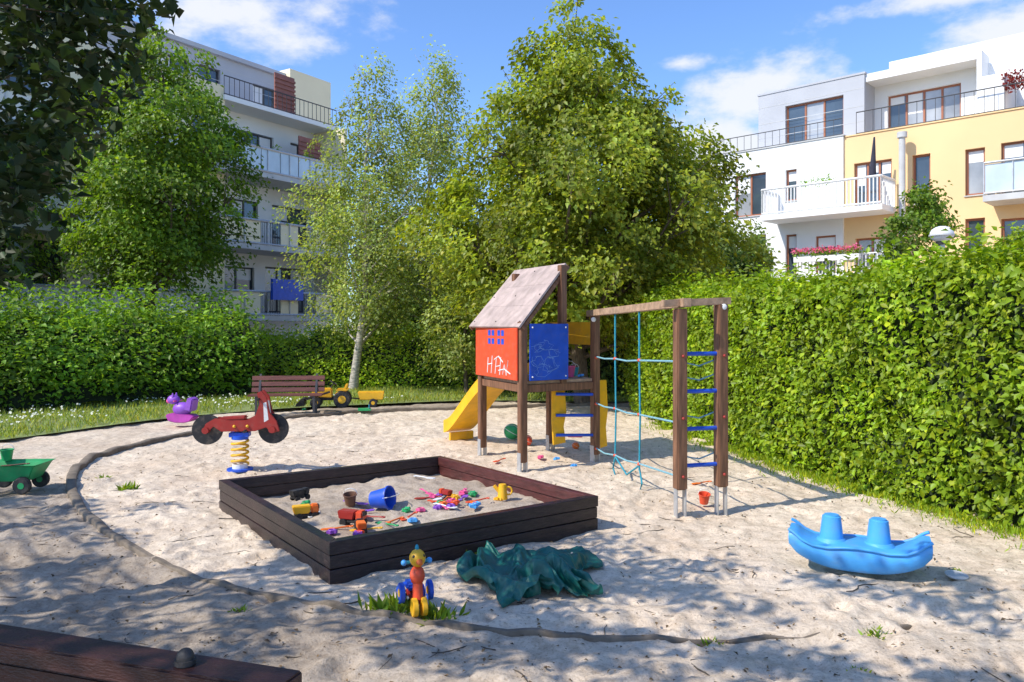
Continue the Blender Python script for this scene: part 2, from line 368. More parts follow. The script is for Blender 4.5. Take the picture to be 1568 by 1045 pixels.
sp=ramp(n2.outputs['Fac'],.38,.56,(.60,.56,.51),(1,1,1)); ml=N.new('ShaderNodeMixRGB'); ml.blend_type='MULTIPLY'; ml.inputs[0].default_value=.55; L.new(mx.outputs[0],ml.inputs[1]); L.new(sp.outputs[0],ml.inputs[2])
sp2=ramp(n3.outputs['Fac'],.36,.48,(.40,.35,.30),(1,1,1)); ml2=N.new('ShaderNodeMixRGB'); ml2.blend_type='MULTIPLY'; ml2.inputs[0].default_value=.6; L.new(ml.outputs[0],ml2.inputs[1]); L.new(sp2.outputs[0],ml2.inputs[2])
L.new(ml2.outputs[0],bs.inputs['Base Color']); bs.inputs['Roughness'].default_value=.95; bs.inputs['Specular IOR Level'].default_value=.15
bp=N.new('ShaderNodeBump'); bp.inputs['Strength'].default_value=.8; bp.inputs['Distance'].default_value=.03; L.new(n2.outputs['Fac'],bp.inputs['Height'])
bp2=N.new('ShaderNodeBump'); bp2.inputs['Strength'].default_value=.7; bp2.inputs['Distance'].default_value=.009; L.new(n3.outputs['Fac'],bp2.inputs['Height']); L.new(bp.outputs[0],bp2.inputs['Normal']); L.new(bp2.outputs[0],bs.inputs['Normal'])
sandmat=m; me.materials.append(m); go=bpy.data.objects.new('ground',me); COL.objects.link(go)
# kerb
V=[];F=[]
d=np.gradient(KP,axis=0); d/=np.linalg.norm(d,axis=1,keepdims=True); nn=np.stack([d[:,1],-d[:,0]],1)
for i,(p,n_) in enumerate(zip(KP,nn)):
    hz=float(height(p[0],p[1])); f=np.clip((9.5-p[1])/3.5,0,1)
    top=hz+.07-.043*f+.012*math.sin(i*1.3)*(1-.3*f); w=.055-.030*f
    if p[0]>.8 and p[1]<7: top-=.05*min(1,(p[0]-.8)/2.4)
    for off,z in ((-w,-.15),(-w,top-.012),(-w*.7,top),(w*.7,top),(w,top-.012),(w,-.15)): V.append((p[0]+n_[0]*off,p[1]+n_[1]*off,z))
for i in range(len(KP)-1):
    for j in range(5): F.append((i*6+j,i*6+j+1,(i+1)*6+j+1,(i+1)*6+j))
me=bpy.data.meshes.new('kerb'); me.from_pydata(V,[],F); link(me,'kerb',None,M['kerb'],ang=50)
# lawn
lawnpoly=[(-9.5,11.6),(-8.4,13.2),(-7.5,15.2),(-6.4,16.7),(-5.0,17.9),(-3.5,18.6),(-.92,19.6),(3.2,19.6),(3.2,25),(-9,24),(-18,17),(-18,10)]
lp=smooth_path(lawnpoly,5)
bm=bmesh.new(); vs=[bm.verts.new((p[0],p[1],.045+.004)) for p in lp[:-1]]; f=bm.faces.new(vs); bmesh.ops.triangulate(bm,faces=[f])
lawn=bm2o(bm,'lawn',None,mat('lawn_soil',(.20,.24,.08),.95,.4,5,.6,40))
def blades(name,pts,h,w,m,parent=None,sp=.5,cols=None):
    n=len(pts); a=rng.uniform(0,6.28,n); S=np.stack([np.cos(a),np.sin(a),0*a],1)
    Tn=np.stack([rng.normal(0,sp,n),rng.normal(0,sp,n),np.ones(n)],1)
    return leaves(name,parent,pts,np.cross(Tn,S),Tn,h*rng.uniform(.5,1.4,n),leafcols(n,None,.3,.5) if cols is None else cols,m,w,.05)
rng=np.random.default_rng(11)
n=60000; gxx=rng.uniform(-13,3.2,n); gyy=rng.uniform(11.3,24,n); k=inside(gxx,gyy,[tuple(p) for p in lp])&(vn(gxx*1.5,gyy*1.5,6)+rng.normal(0,.2,n)>-.3); gxx=gxx[k];gyy=gyy[k]
blades('grass_blades',np.stack([gxx,gyy,0*gxx+.04],1),.12,.14,LM['grass'],lawn)
n=1500; fx=rng.uniform(-12,0,n); fy=rng.uniform(12,20,n); k=inside(fx,fy,[tuple(p) for p in lp])&(vn(fx*.7,fy*.7,9)>-.12); fx=fx[k];fy=fy[k]; n=len(fx)
leaves('clover_flowers',lawn,np.stack([fx,fy,.15+.05*rng.random(n)],1),np.tile([0.,-.6,.8],(n,1))+rng.normal(size=(n,3))*.2,rng.normal(size=(n,3)),.05*rng.uniform(.7,1.2,n),np.ones((n,3)),LM['petal'],1.0)
# leaf litter and twigs
n=3600; lx=rng.uniform(-6,5,n); ly=4+9*rng.random(n)**1.8; 
leaves('leaf_litter',None,np.stack([lx,ly,height(lx,ly)+.012],1),np.tile([0,0,1.],(n,1))+rng.normal(size=(n,3))*.3,rng.normal(size=(n,3)),rng.uniform(.012,.040,n),np.stack([rng.uniform(.3,1.5,n)]*3,1),leafmat('litter',(.19,.125,.065),.1,.8))
V=[];F=[]
for k in range(110):
    x=random.uniform(-5,4.5);y=4+12*random.random()**1.4;a=random.uniform(-.5,.5)+(math.pi*random.randint(0,1)); pts=[]
    for i in range(random.randint(3,9)):
        pts.append((x,y,float(height(x,y))+.006)); x+=.06*math.cos(a);y+=.06*math.sin(a);a+=random.gauss(0,.35)
    tube_geo(V,F,pts,[random.uniform(.002,.005)]*len(pts),5)
me=bpy.data.meshes.new('twigs'); me.from_pydata([tuple(v) for v in V],[],F); link(me,'twigs',None,M['bark'])
def weed(x,y,s,n,name='weed'):
    C=np.stack([x+rng.normal(0,s*.6,n),y+rng.normal(0,s*.4,n),np.full(n,float(height(x,y))-.01)],1)
    return blades(name,C,s,.28,LM['mid'],None,.9)
for q in [(-.84,5.40,.12,80),(-.52,5.32,.11,60),(-.42,6.80,.10,45),(2.35,5.05,.065,60),(1.25,4.9,.05,30),(-4.6,9.3,.10,55),(-5.2,9.9,.07,30),(-3.1,4.8,.06,30),(3.6,6.3,.05,20),(-1.9,5.4,.05,20),(2.0,4.5,.045,20)]: weed(*q)
n=16000; s=rng.random(n)*14; px_=np.interp(s,[0,2.2,4.5,8.5,14],[5.6,4.75,4.1,3.4,2.8]); py_=np.interp(s,[0,2.2,4.5,8.5,14],[5.5,7.3,9.2,11.8,15.5]); q=rng.exponential(.10,n)
gc=np.stack([px_-q+.18,py_-q*.4,0*q+height(px_-q,py_)],1); k=vn(gc[:,0]*2.5,gc[:,1]*2.5,4)>-.18
blades('grass_verge',gc[k],.07,.2,LM['hedge'])
# ------------------------------------------------------------ hedges and trees
hedge('clipped_hedge',[(6.9,3.0),(5.55,5.6),(4.9,7.3),(4.28,9.2),(3.6,11.8),(3.0,15.4),(2.75,18)],2.56,1.3,1150,.082,LM['hedge'],core,.15,21,side=-1,freq=2.2,vary=.06,spike=.13,slen=.22,scatter=.11)
hedge('shrub_border',[(-19,10),(-14.5,14.3),(-11,17.0),(-8.6,19.6),(-6.9,21.4)],2.35,1.8,560,.13,LM['shrub'],core,.55,31,side=1,freq=1.3,vary=.34,spike=.3,slen=.6,slope=1.2,scatter=.18)
hedge('low_hedge',[(-8.0,22.8),(-3,23.2),(3.2,23.2)],1.75,1.4,700,.10,LM['far'],core,.25,41,side=1,vary=.15,spike=.2,slen=.3,slope=1.6,scatter=.12)
hedge('back_hedge',[(-.4,21.6),(1.2,21.3),(4.2,20.2)],2.6,1.5,420,.11,LM['bg'],core,.2,42,side=1,vary=.1)
hedge('background_trees',[(-6.3,31),(0,29),(6,28),(9,27)],4.8,2.5,260,.19,LM['bg'],core,.7,43,side=1,freq=1.0,vary=.35,spike=.3,slen=.6,scatter=.2)
tree('linden_tree',(1.75,19,0),[(1.9,2.2),(2.6,3.1),(3.6,3.55),(5.1,3.3),(6.6,2.75),(7.6,1.95),(8.7,1.3),(9.6,.8),(10.4,.25)],10.5,(-.15,0,0),480,.48,170,.135,LM['linden'],M['bark'],.20,.7,.8,.22,60,seed=3,nz=.2)
tree('birch_tree',(-4.5,22.4,0),[(2.2,1.2),(3.2,2.0),(5,2.0),(6.5,1.6),(8,1.1),(9.6,.3)],9.7,(.55,0,0),200,.44,130,.095,LM['birch'],M['birch'],.12,1.1,1.0,.2,60,seed=5)
tree('birch_tree',(-2.9,25.5,0),[(2.4,1.7),(3.6,2.2),(5.2,2.0),(7,1.6),(9,1.1),(10.8,.3)],11.1,(.4,0,0),170,.50,130,.105,LM['birch'],M['birch'],.12,1.1,1.0,.2,60,seed=6)
tree('ornamental_tree',(-1.2,21.2,0),[(.7,.9),(1.8,1.2),(3.2,1.3),(4.8,1.1),(6,.4)],5.6,(.1,0,0),95,.40,140,.10,LM['birch'],M['bark'],.06,.8,.8,.2,30,seed=16)
tree('ash_tree',(-11.2,24.0,0),[(3.2,1.2),(4.2,2.4),(6.2,2.7),(8.2,2.3),(9.8,1.5),(11.1,.45)],11.3,(.6,0,0),235,.60,175,.145,LM['mid'],M['bark'],.19,.6,.7,.25,50,seed=8)
tree('ash_tree',(-17.5,25.0,0),[(2.5,1.6),(3.8,2.8),(6.0,2.8),(8,2.1),(9.6,.6)],9.8,(.2,0,0),150,.7,150,.16,LM['mid'],M['bark'],.17,.6,.7,.3,40,seed=18)
tree('rowan_tree',(8.1,15.6,0),[(2.6,.5),(3.3,.75),(4.0,.7),(4.7,.2)],4.8,(0,0,0),45,.28,110,.09,LM['mid'],M['bark'],.05,.4,.7,.3,25,seed=9)
tree('rowan_tree',(10.4,16.2,0),[(2.2,.6),(3.0,.8),(3.7,.4),(4.0,.1)],4.0,(0,0,0),40,.3,110,.09,LM['hedge'],M['bark'],.05,.4,.7,.3,25,seed=10)
# shading trees, standing beside and behind the viewer; their crowns throw the dappled shade
def shade_tree(name,trunk,xr,seed,nc,zr,extra=None,nl=95,cr=.42,nle=45):
    global rng
    rng=np.random.default_rng(seed); e=empty(name,(0,0,0))
    bx=[-9,-7.6,-4.8,-3,-1.4,.87,2.6,3.9,5.5]; by=[12,11.2,9.2,7.9,6.7,6.6,6.7,6.2,5.6]
    cs=[]
    while len(cs)<nc:
        x=rng.uniform(*xr); y=rng.uniform(1.5,12); yb=np.interp(x,bx,by)
        if y>yb: continue
        if y>yb-.9 and rng.random()<.4: continue
        if rng.random()>(.95 if x<-2 else .75): continue
        if vn(x*1.9,y*1.9,seed)<-.14: continue
        z=rng.uniform(*zr); t_=z/2.2; cs.append((x-2*t_,y-t_,z))
    cc=np.array(cs); k0=len(cc); per=np.full(k0,nl)
    if extra is not None: cc=np.r_[cc,extra]; per=np.r_[per,np.full(len(extra),nle)]
    k=len(cc); idx=np.repeat(np.arange(k),per); n=len(idx)
    g=unit(rng.normal(size=(n,3)))*(rng.random((n,1))**.5)*np.array([1,1,.5])*cr
    C=cc[idx]+g; 
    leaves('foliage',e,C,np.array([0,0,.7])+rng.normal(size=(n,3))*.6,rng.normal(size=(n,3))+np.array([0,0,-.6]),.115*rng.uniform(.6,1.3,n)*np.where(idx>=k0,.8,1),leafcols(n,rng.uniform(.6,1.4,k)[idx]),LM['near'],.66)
    V=[];F=[]; T0=np.array(trunk,float); top=T0+np.array([0.,0,zr[0]-.3])
    tube_geo(V,F,[T0+np.array([0,0,-.2]),(T0+top)/2+.1,top,top+np.array([.1,.2,2.2])],[.26,.21,.17,.05],12)
    for i in range(0,k,5):
        s=top+np.array([0,0,rng.uniform(-.9,1.5)]); t_=cc[i]; mid=(s+t_)/2+rng.normal(size=3)*.2+np.array([0,0,.25])
        tube_geo(V,F,[s,mid,t_],[.022,.012,.004],6,False)
    me=bpy.data.meshes.new('trunk_and_limbs'); me.from_pydata([tuple(v) for v in V],[],F); link(me,'trunk_and_limbs',e,M['bark'],ang=60)
ex=[]; r3=np.random.default_rng(4)
for i in range(78):
    y=r3.uniform(4.0,5.4); f=r3.random(); zf=r3.uniform(.06,.44); xm=.02+.20*max(0,(zf-.10)/.34)**.8
    ex.append(((-.70+xm*f*1.1)*y,y,2+zf*y))
shade_tree('maple_tree',(-7.6,3.4,0),(-8.5,-1.2),51,205,(4.2,5.6),np.array(ex),nl=66,cr=.30,nle=38)
shade_tree('maple_tree',(-3.6,-2.2,0),(-1.6,5.2),52,130,(4.4,5.4),nl=64,cr=.30)
# ------------------------------------------------------------ sandbox
sb=empty('sandbox',(0,0,0))
co=[Vector(q) for q in ((-1.40,5.97),(.84,7.58),(-.91,9.87),(-3.15,8.35))]
def offs(d_): 
    out=[]
    for i in range(4):
        p=co[i];a=(co[i-1]-p).normalized();b_=(co[(i+1)%4]-p).normalized(); out.append(p+(a+b_)*d_)
    return out
litwood=mat('dark_stained_wood_lit',(.085,.022,.020),.4,.4,4,.5,25,(1.5,1.5,9),dirt=.14)  # brighter, redder copy of the dark wood: sunlit look painted into far-right boards
def sideboards(z0,z1,d0,d1,nm):
    O=offs(d0);Ii=offs(d1)
    for i in range(4):
        j=(i+1)%4
        c8=[(O[i].x,O[i].y,z0),(O[j].x,O[j].y,z0),(Ii[j].x,Ii[j].y,z0),(Ii[i].x,Ii[i].y,z0),(O[i].x,O[i].y,z1),(O[j].x,O[j].y,z1),(Ii[j].x,Ii[j].y,z1),(Ii[i].x,Ii[i].y,z1)]
        o=hexa(sb,nm,c8,litwood if i==1 else M['darkwood'])
        md=o.modifiers.new('b','BEVEL'); md.width=.006; md.segments=2
sideboards(-.05,.095,0,.07,'lower_board'); sideboards(.101,.205,.004,.072,'middle_board'); sideboards(.211,.315,-.003,.085,'top_board')
Ii=offs(.04)
g=50; V=[];F=[]
for i in range(g+1):
    for j in range(g+1):
        u=i/g;v=j/g; p=(Ii[0]*(1-u)*(1-v)+Ii[1]*u*(1-v)+Ii[2]*u*v+Ii[3]*(1-u)*v)
        V.append((p.x,p.y,.12+.06*float(vn(p.x*2,p.y*2,7))+.07*float(vn(p.x*5,p.y*5,8))+.04*float(vn(p.x*11,p.y*11,8))))
F=[(i*(g+1)+j,(i+1)*(g+1)+j,(i+1)*(g+1)+j+1,i*(g+1)+j+1) for i in range(g) for j in range(g)]
me=bpy.data.meshes.new('sand_fill'); me.from_pydata(V,[],F)
ca=me.color_attributes.new('Mask','FLOAT_COLOR','POINT'); ca.data.foreach_set('color',np.tile([.3,.3,.3,1.],(len(V),1)).astype(np.float32).ravel()); link(me,'sand_fill',sb,sandmat,ang=180)
# ---- toys
def bucket(x,y,z,s,m,rot=(0,0,0),name='toy_bucket'):
    e=empty(name,(x,y,z)); e.rotation_euler=rot
    bm=bmesh.new(); prof=[(0,.0),(.075,.0),(.10,.17),(.112,.172),(.112,.186),(.098,.186),(.088,.16),(.066,.012),(0,.012)]
    seg=20; rings=[[bm.verts.new((r*s/.2*math.cos(6.2832*k/seg),r*s/.2*math.sin(6.2832*k/seg),h*s/.2)) for k in range(seg)] for r,h in prof[1:-1]]
    for a_,b_ in zip(rings,rings[1:]):
        for k in range(seg): bm.faces.new((a_[k],a_[(k+1)%seg],b_[(k+1)%seg],b_[k]))
    bm.faces.new(rings[0]); bm.faces.new(rings[-1])
    bm2o(bm,'pail',e,m)
    tube(e,'handle',[(.108*s/.2*math.cos(a),.02,(.17+.10*math.sin(a))*s/.2) for a in np.linspace(0,math.pi,9)],.004,M['white'],6); return e
def toytruck(x,y,z,rz,mb,mc,s=1.,name='toy_truck'):
    e=empty(name,(x,y,z),rz); e.scale=(s,s,s)
    box(e,'chassis',(.22,.09,.025),(0,0,.045),M['black']); box(e,'cab',(.07,.09,.08),(.07,0,.095),mc,bev=.012); box(e,'windscreen',(.01,.07,.035),(.105,0,.112),M['black'],bev=.002)
    prism(e,'tipper',[(-.115,.06),(.02,.06),(.035,.13),(-.13,.13)],.10,mb,bev=.008)
    for sx in (-.07,.07):
        for sy in (-.05,.05): cyl(e,'wheel',.033,.022,(sx,sy,.033),M['black'],(R(90),0,0),seg=16)
def shovel(x,y,z,rz,m,name='toy_shovel'):
    e=empty(name,(x,y,z),rz)
    tube(e,'shaft',[(0,0,.012),(.12,0,.022),(.15,0,.022)],.008,m,8); prism(e,'blade',[(-.09,-.03),(0,-.035),(.012,0),(0,.035),(-.09,.03),(-.11,0)],.008,m,(0,0,.012),(R(90),0,0),.002); torus(e,'grip',.018,.006,(.165,0,.022),m,s1=14,s2=6)
def mould(x,y,z,rz,m,name='sand_mould'):
    e=empty(name,(x,y,z),rz); k=random.choice([5,6,8]); poly=[]
    for i in range(k*2):
        a=math.pi*i/k; r=.055 if i%2 else .036; poly.append((r*math.cos(a),r*math.sin(a)))
    prism(e,'shell',poly,.03,m,(0,0,.015),(R(90+random.uniform(-25,25)),random.uniform(-.3,.3),0),.004); torus(e,'rim',.03,.005,(0,0,.032),m,s1=14,s2=6)
def ball(x,y,r,m,name='ball',z=None,m2=None):
    e=empty(name,(x,y,(float(height(x,y)) if z is None else z)+r)); sph(e,'shell',r,(0,0,0),m)
    for k in range(3): torus(e,'seam',r*1.0,r*.03,(0,0,0),m2 or M['white'],(k*1.05,.5,0),s2=6)
bucket(-1.42,7.92,.20,.22,M['blue'],(R(80),0,R(70)))
bucket(-1.66,7.98,.13,.13,M['brown'],(.2,0,0)); 
toytruck(-1.97,7.45,.12,.4,M['yellow'],M['orange'],1.05,'toy_digger'); toytruck(-2.25,8.25,.12,.9,M['black'],M['black'],.9)
toytruck(-1.47,7.2,.12,-.3,M['redd'],M['red'],1.1); toytruck(-1.36,6.98,.12,1.9,M['orange'],M['black'],.8); mould(-1.6,6.9,.13,0,M['purple']);mould(-1.35,6.82,.13,1,M['purple']); shovel(-1.62,7.02,.13,.3,M['orange'])
shovel(-1.15,7.25,.13,.9,M['orange']); shovel(-1.0,7.42,.13,1.2,M['red']); mould(-1.05,7.7,.13,0,M['green']); mould(-.93,7.3,.13,0,M['lblue']); shovel(-1.35,6.98,.13,.2,M['yellow'])
shovel(-.93,8.25,.13,.2,M['redd']); shovel(-.80,8.08,.13,-.7,M['red']); toytruck(-.72,8.35,.12,2.4,M['redd'],M['red'],.7)
cols=['pink','purple','white','pink','purple','lblue','yellow','red','green','orange']
for i in range(20):
    x=random.gauss(-.52,.20);y=8.15+random.gauss(0,.22)
    random.choice([mould,shovel,mould])(x,y,.13,random.uniform(0,6),M[cols[i%10]])
for i in range(15):
    u=random.uniform(.12,.88);v=random.uniform(.12,.88); p=(Ii[0]*(1-u)*(1-v)+Ii[1]*u*(1-v)+Ii[2]*u*v+Ii[3]*(1-u)*v)
    random.choice([mould,shovel])(p.x,p.y,.13,random.uniform(0,6),M[random.choice(cols+['redd','orange'])])
e=empty('toy_jug',(-.10,8.2,.14)); cyl(e,'body',.055,.16,(0,0,.08),M['yellow'],r2=.04); torus(e,'handle',.04,.01,(.06,0,.09),M['yellow'],(R(90),0,0)); cyl(e,'spout',.02,.09,(-.06,0,.11),M['yellow'],(0,R(-40),0))
shovel(2.3,9.55,.02,.4,M['orange']); mould(.85,10.7,.02,0,M['lblue']); mould(.42,11.4,.02,0,M['pink']); mould(.65,11.25,.02,0,M['lblue']); shovel(-.2,11.1,.02,1.,M['red']); mould(.2,12.9,.03,0,M['redd'])
bucket(2.10,8.5,.03,.12,M['red'],(.25,0,0)); ball(.0,13.3,.14,M['green']); ball(.25,12.9,.09,M['red']); mould(-4.55,17.0,.1,0,M['green'])
bucket(-4.6,14.2,.04,.16,M['teal']); ball(-5.1,14.2,.07,M['white']); ball(1.0,12.2,.06,M['orange'])
e=empty('plastic_lid',(3.47,6.06,.03)); cyl(e,'disc',.08,.012,(0,0,0),M['slab'],(.1,.05,0)); torus(e,'rim',.078,.006,(0,0,.006),M['slab'],(.1,.05,0))
# ---- tarp
e=empty('crumpled_tarp',(0,0,0))
P=CH.copy(); mn,mxx=P.min(0),P.max(0); ct=(mn+mxx)/2; sx=1.26/(mxx[0]-mn[0]); sy=1.30/(mxx[1]-mn[1])
sx=min(max(sx,.5),1.9); sy=min(max(sy,.5),2.0)
x=(P[:,0]-ct[0])*sx; y=(P[:,1]-ct[1])*sy; a=R(14); xr_=x*math.cos(a)-y*math.sin(a)+.20; yr_=x*math.sin(a)+y*math.cos(a)+6.14
kz=min(1.6,.32/max(.05,mxx[2]-mn[2])); z=(P[:,2]-mn[2])*kz+height(xr_,yr_)+.012
me=bpy.data.meshes.new('cloth'); me.from_pydata([tuple(q) for q in np.stack([xr_,yr_,z],1)],[],CF); o=link(me,'cloth',e,M['tarp'],ang=180); md=o.modifiers.new('u','SUBSURF'); md.levels=1; md.render_levels=1
# ---- ride-on bird toy
e=empty('ride_on_toy',(-.68,5.42,float(height(-.68,5.42))+.01),R(-70)); e.scale=(1.05,)*3
box(e,'chassis',(.26,.07,.035),(-.02,0,.085),M['redd'],bev=.012)
for sy in (-.075,.075):
    cyl(e,'rear_wheel',.062,.03,(-.12,sy,.062),M['blue'],(R(90),0,0)); cyl(e,'rear_hub',.03,.036,(-.12,sy,.062),M['yellow'],(R(90),0,0))
for sy in (-.03,.03): cyl(e,'front_wheel',.06,.035,(.13,sy,.06),M['yellow'],(R(90),0,0))
for sy in (-.095,.095): cyl(e,'side_wheel',.065,.03,(.03,sy,.13),M['blue'],(R(90),0,0)); cyl(e,'side_hub',.03,.036,(.03,sy,.13),M['yellow'],(R(90),0,0))
cyl(e,'axle',.01,.15,(-.12,0,.062),M['black'],(R(90),0,0)); box(e,'seat',(.15,.10,.04),(-.08,0,.14),M['blue'],bev=.018)
cyl(e,'column',.036,.20,(.09,0,.20),M['red'],(0,R(-6),0),r2=.03); sph(e,'body',.055,(.08,0,.25),M['red'],(1,.9,1.2)); sph(e,'head',.058,(.085,0,.365),M['yellow'],(1.1,.9,1)); cyl(e,'beak',.03,.07,(.15,0,.355),M['orange'],(0,R(95),0),r2=.01); cyl(e,'handlebar',.012,.17,(.06,0,.335),M['teal'],(R(90),0,0))
for sy in (-.085,.085): sph(e,'grip',.02,(.06,sy,.335),M['lblue'])
for sy in (-.03,.03): sph(e,'eye',.012,(.12,sy,.385),M['black'])
sph(e,'crest',.025,(.07,0,.425),M['teal'],(1,.5,1))
# ---- blue rocker
e=empty('blue_seesaw_rocker',(2.80,6.28,.015),R(-24)); W=.40
xs=np.linspace(-.52,.52,41); V=[];F=[]
ztf=lambda x: float(np.interp(abs(x),[0,.10,.22,.34,.42,.48,.52],[.225,.22,.205,.215,.25,.30,.32]))
zbf=lambda x: float(.14*(abs(x)/.52)**2.6)
wf=lambda x: (W/2)*(1-.14*(abs(x)/.52)**6)
sect=18
for x in xs:
    zt=ztf(x); zb=zbf(x); w=wf(x); k_=1-.35*max(0,(abs(x)-.46)/.06)
    for k in range(sect):
        a=2*math.pi*k/sect; cx=math.copysign(abs(math.cos(a))**.35,math.cos(a)); cz=math.copysign(abs(math.sin(a))**.35,math.sin(a))
        V.append((x,w*cx*(1.0 if cz>0 else .84),(zt+zb)/2+(zt-zb)/2*cz*k_))
for i in range(len(xs)-1):
    for k in range(sect): F.append((i*sect+k,i*sect+(k+1)%sect,(i+1)*sect+(k+1)%sect,(i+1)*sect+k))
F+=[tuple(range(sect)),tuple((len(xs)-1)*sect+k for k in range(sect))]
me=bpy.data.meshes.new('hull'); me.from_pydata(V,[],F); link(me,'hull',e,M['lblue'],ang=50)
for sx in (-.20,.15):
    cyl(e,'handle_stump',.095,.22,(sx,0,.31),M['lblue'],r2=.070,bev=.014,seg=28); cyl(e,'stump_collar',.14,.06,(sx,0,.215),M['lblue'],r2=.09,bev=.014,seg=28)
V=[];F=[]
for sgn in (-1,1): tube_geo(V,F,[(x,sgn*wf(x),ztf(x)-.012) for x in xs],[.013]*len(xs),8)
me=bpy.data.meshes.new('rim'); me.from_pydata([tuple(v) for v in V],[],F); link(me,'rim',e,M['lblue'],ang=60)
# ---- climbing tower
tw=empty('climbing_tower',(0,0,0))
A=np.array((-.45,11.75));B=np.array((.14,10.48));C_=np.array((.60,12.15));D=np.array((1.19,11.12));E=np.array((.70,10.84))
def post(p,z1,w=.105,m=M['wood'],z0=.12,par=tw):
    box(par,'post',(w,w,z1-z0),(p[0],p[1],(z0+z1)/2),m,(0,0,R(31)),.008); box(par,'steel_foot',(.022,.09,.30),(p[0]-.04,p[1]-.02,.10),M['steel'],(0,0,R(31)),.002); box(par,'steel_foot',(.022,.09,.30),(p[0]+.04,p[1]+.02,.10),M['steel'],(0,0,R(31)),.002)
post(A,1.98); post(B,2.02); post(C_,2.0); post(D,2.12)
box(tw,'ridge_post',(.10,.10,1.66),(E[0],E[1],1.98),M['wood'],(0,0,R(31)),.008)
box(tw,'ridge_post',(.10,.10,1.56),(.06,12.0,1.98),M['wood'],(0,0,R(31)),.008)
pz=1.21
hexa(tw,'platform',[(A[0],A[1],pz-.04),(B[0],B[1],pz-.04),(D[0],D[1],pz-.04),(C_[0],C_[1],pz-.04),(A[0],A[1],pz),(B[0],B[1],pz),(D[0],D[1],pz),(C_[0],C_[1],pz)],M['woodtop'])
for a_,b_ in ((A,B),(B,D),(D,C_),(C_,A)): board(tw,'platform_joist',a_,b_,pz-.15,pz-.045,.05,M['wood'])
nAB=np.array([-(B-A)[1],(B-A)[0]]); nAB=nAB/np.linalg.norm(nAB)
if nAB@np.array([-1,-.3])<0: nAB=-nAB
dAB=(B-A)/np.linalg.norm(B-A)
dBE=(E-B)/np.linalg.norm(E-B); nBE=np.array([dBE[1],-dBE[0]])
def pnl(name,p,q,z0,z1,n_,off,t_,m): 
    a_=p+n_*off;b_=q+n_*off; return beam(tw,name,(a_[0],a_[1],(z0+z1)/2),(b_[0],b_[1],(z0+z1)/2),t_,z1-z0,m)
pnl('red_panel',A-dAB*.06,B-dAB*.0,1.22,1.97,nAB,.072,.022,M['red'])
for cx in (.38,.62):
    L_=np.linalg.norm(B-A); c=A+dAB*L_*cx
    for sx in (-1,1):
        for sz in (-1,1):
            q0=c+dAB*(sx*.065-.045); q1=c+dAB*(sx*.065+.045); pnl('window_opening',q0,q1,1.80+sz*.06-.04,1.80+sz*.06+.04,nAB,.084,.004,M['blue'])
def scrib(name,c,dd,n_,off,strokes,r,m):
    V=[];F=[]
    for s_ in strokes:
        pts=[]
        for (a_,z_) in s_:
            q=c+dd*a_+n_*off; pts.append((q[0],q[1],z_))
        tube_geo(V,F,pts,[r]*len(pts),6)
    me=bpy.data.meshes.new(name); me.from_pydata([tuple(v) for v in V],[],F); link(me,name,tw,m)
c=A+(B-A)*.5
gw=[[(-.30,1.28),(-.27,1.50)],[(-.16,1.28),(-.12,1.53)],[(-.28,1.40),(-.12,1.42)],[(-.02,1.28),(.03,1.52),(.0,1.38),(.16,1.40)],[(.14,1.27),(.18,1.52)],[(.24,1.28),(.30,1.42),(.36,1.28),(.42,1.48)],[(-.05,1.48),(.1,1.53),(.25,1.45)],[(.1,1.33),(.3,1.36),(.5,1.3)]]
scrib('graffiti',c,dAB,nAB,.084,gw,.009,M['white'])
pnl('blue_panel',B+dBE*.07,E+dBE*.05,1.22,1.99,nBE,.07,.022,M['blue'])
c=(B+E)/2; r4=random.Random(8); gl=[]
for ox,oz,k in ((-.12,1.48,.10),(.06,1.44,.13),(.0,1.70,.09),(-.05,1.36,.12),(.12,1.58,.08),(-.14,1.66,.07)):
    pts=[]; a=r4.uniform(0,6)
    for i in range(22): a+=r4.gauss(.55,.5); pts.append((min(max(ox+k*math.cos(a)+.02*(i%5-2),-.25),.25),oz+k*.8*math.sin(a)))
    gl.append(pts)
scrib('chalk_scribbles',c,dBE,nBE,.081,gl,.0022,mat('chalk_blue',(.22,.40,.75),.8))
for zz_ in (1.27,1.94):
    for q in (B+dBE*.11,E): 
        w_=q+nBE*.085; sph(tw,'bolt',.012,(w_[0],w_[1],zz_),M['white'])
beam(tw,'yellow_panel',(C_[0],C_[1],1.85),(D[0]-.05,D[1]+.08,1.85),.022,.33,M['yellow'])
beam(tw,'back_rail',(A[0],A[1],1.9),(.1,12.0,1.9),.03,.10,M['wood'])
r0=np.array([.09,10.36,1.95]);r1=np.array([.75,10.86,2.84]);r2_=np.array([.04,12.35,2.84]);r3_=np.array([-.66,11.85,1.95])
dn=np.cross(r1-r0,r3_-r0);dn/=np.linalg.norm(dn); dn*=-.028 if dn[2]>0 else .028
for k in range(3):
    f0=k/3+.001;f1=(k+1)/3-.001
    q=[r0+(r1-r0)*f0,r3_+(r2_-r3_)*f0,r3_+(r2_-r3_)*f1,r0+(r1-r0)*f1]
    hexa(tw,'roof_board',[v+dn for v in q]+q,M['roof'])
for f in (.08,.5,.92):
    for g_ in (.05,.5,.95):
        q=(r0+(r1-r0)*f)*(1-g_)+(r3_+(r2_-r3_)*f)*g_; sph(tw,'roof_screw',.012,tuple(q),M['black'])
beam(tw,'roof_batten',tuple(r0+dn*2.0+np.array([0,.05,0])),tuple(r1+dn*2.0+np.array([0,.05,0])),.05,.06,M['wood'])
beam(tw,'roof_batten',tuple(r3_+dn*2.0-np.array([0,.05,0])),tuple(r2_+dn*2.0-np.array([0,.05,0])),.05,.06,M['wood'])
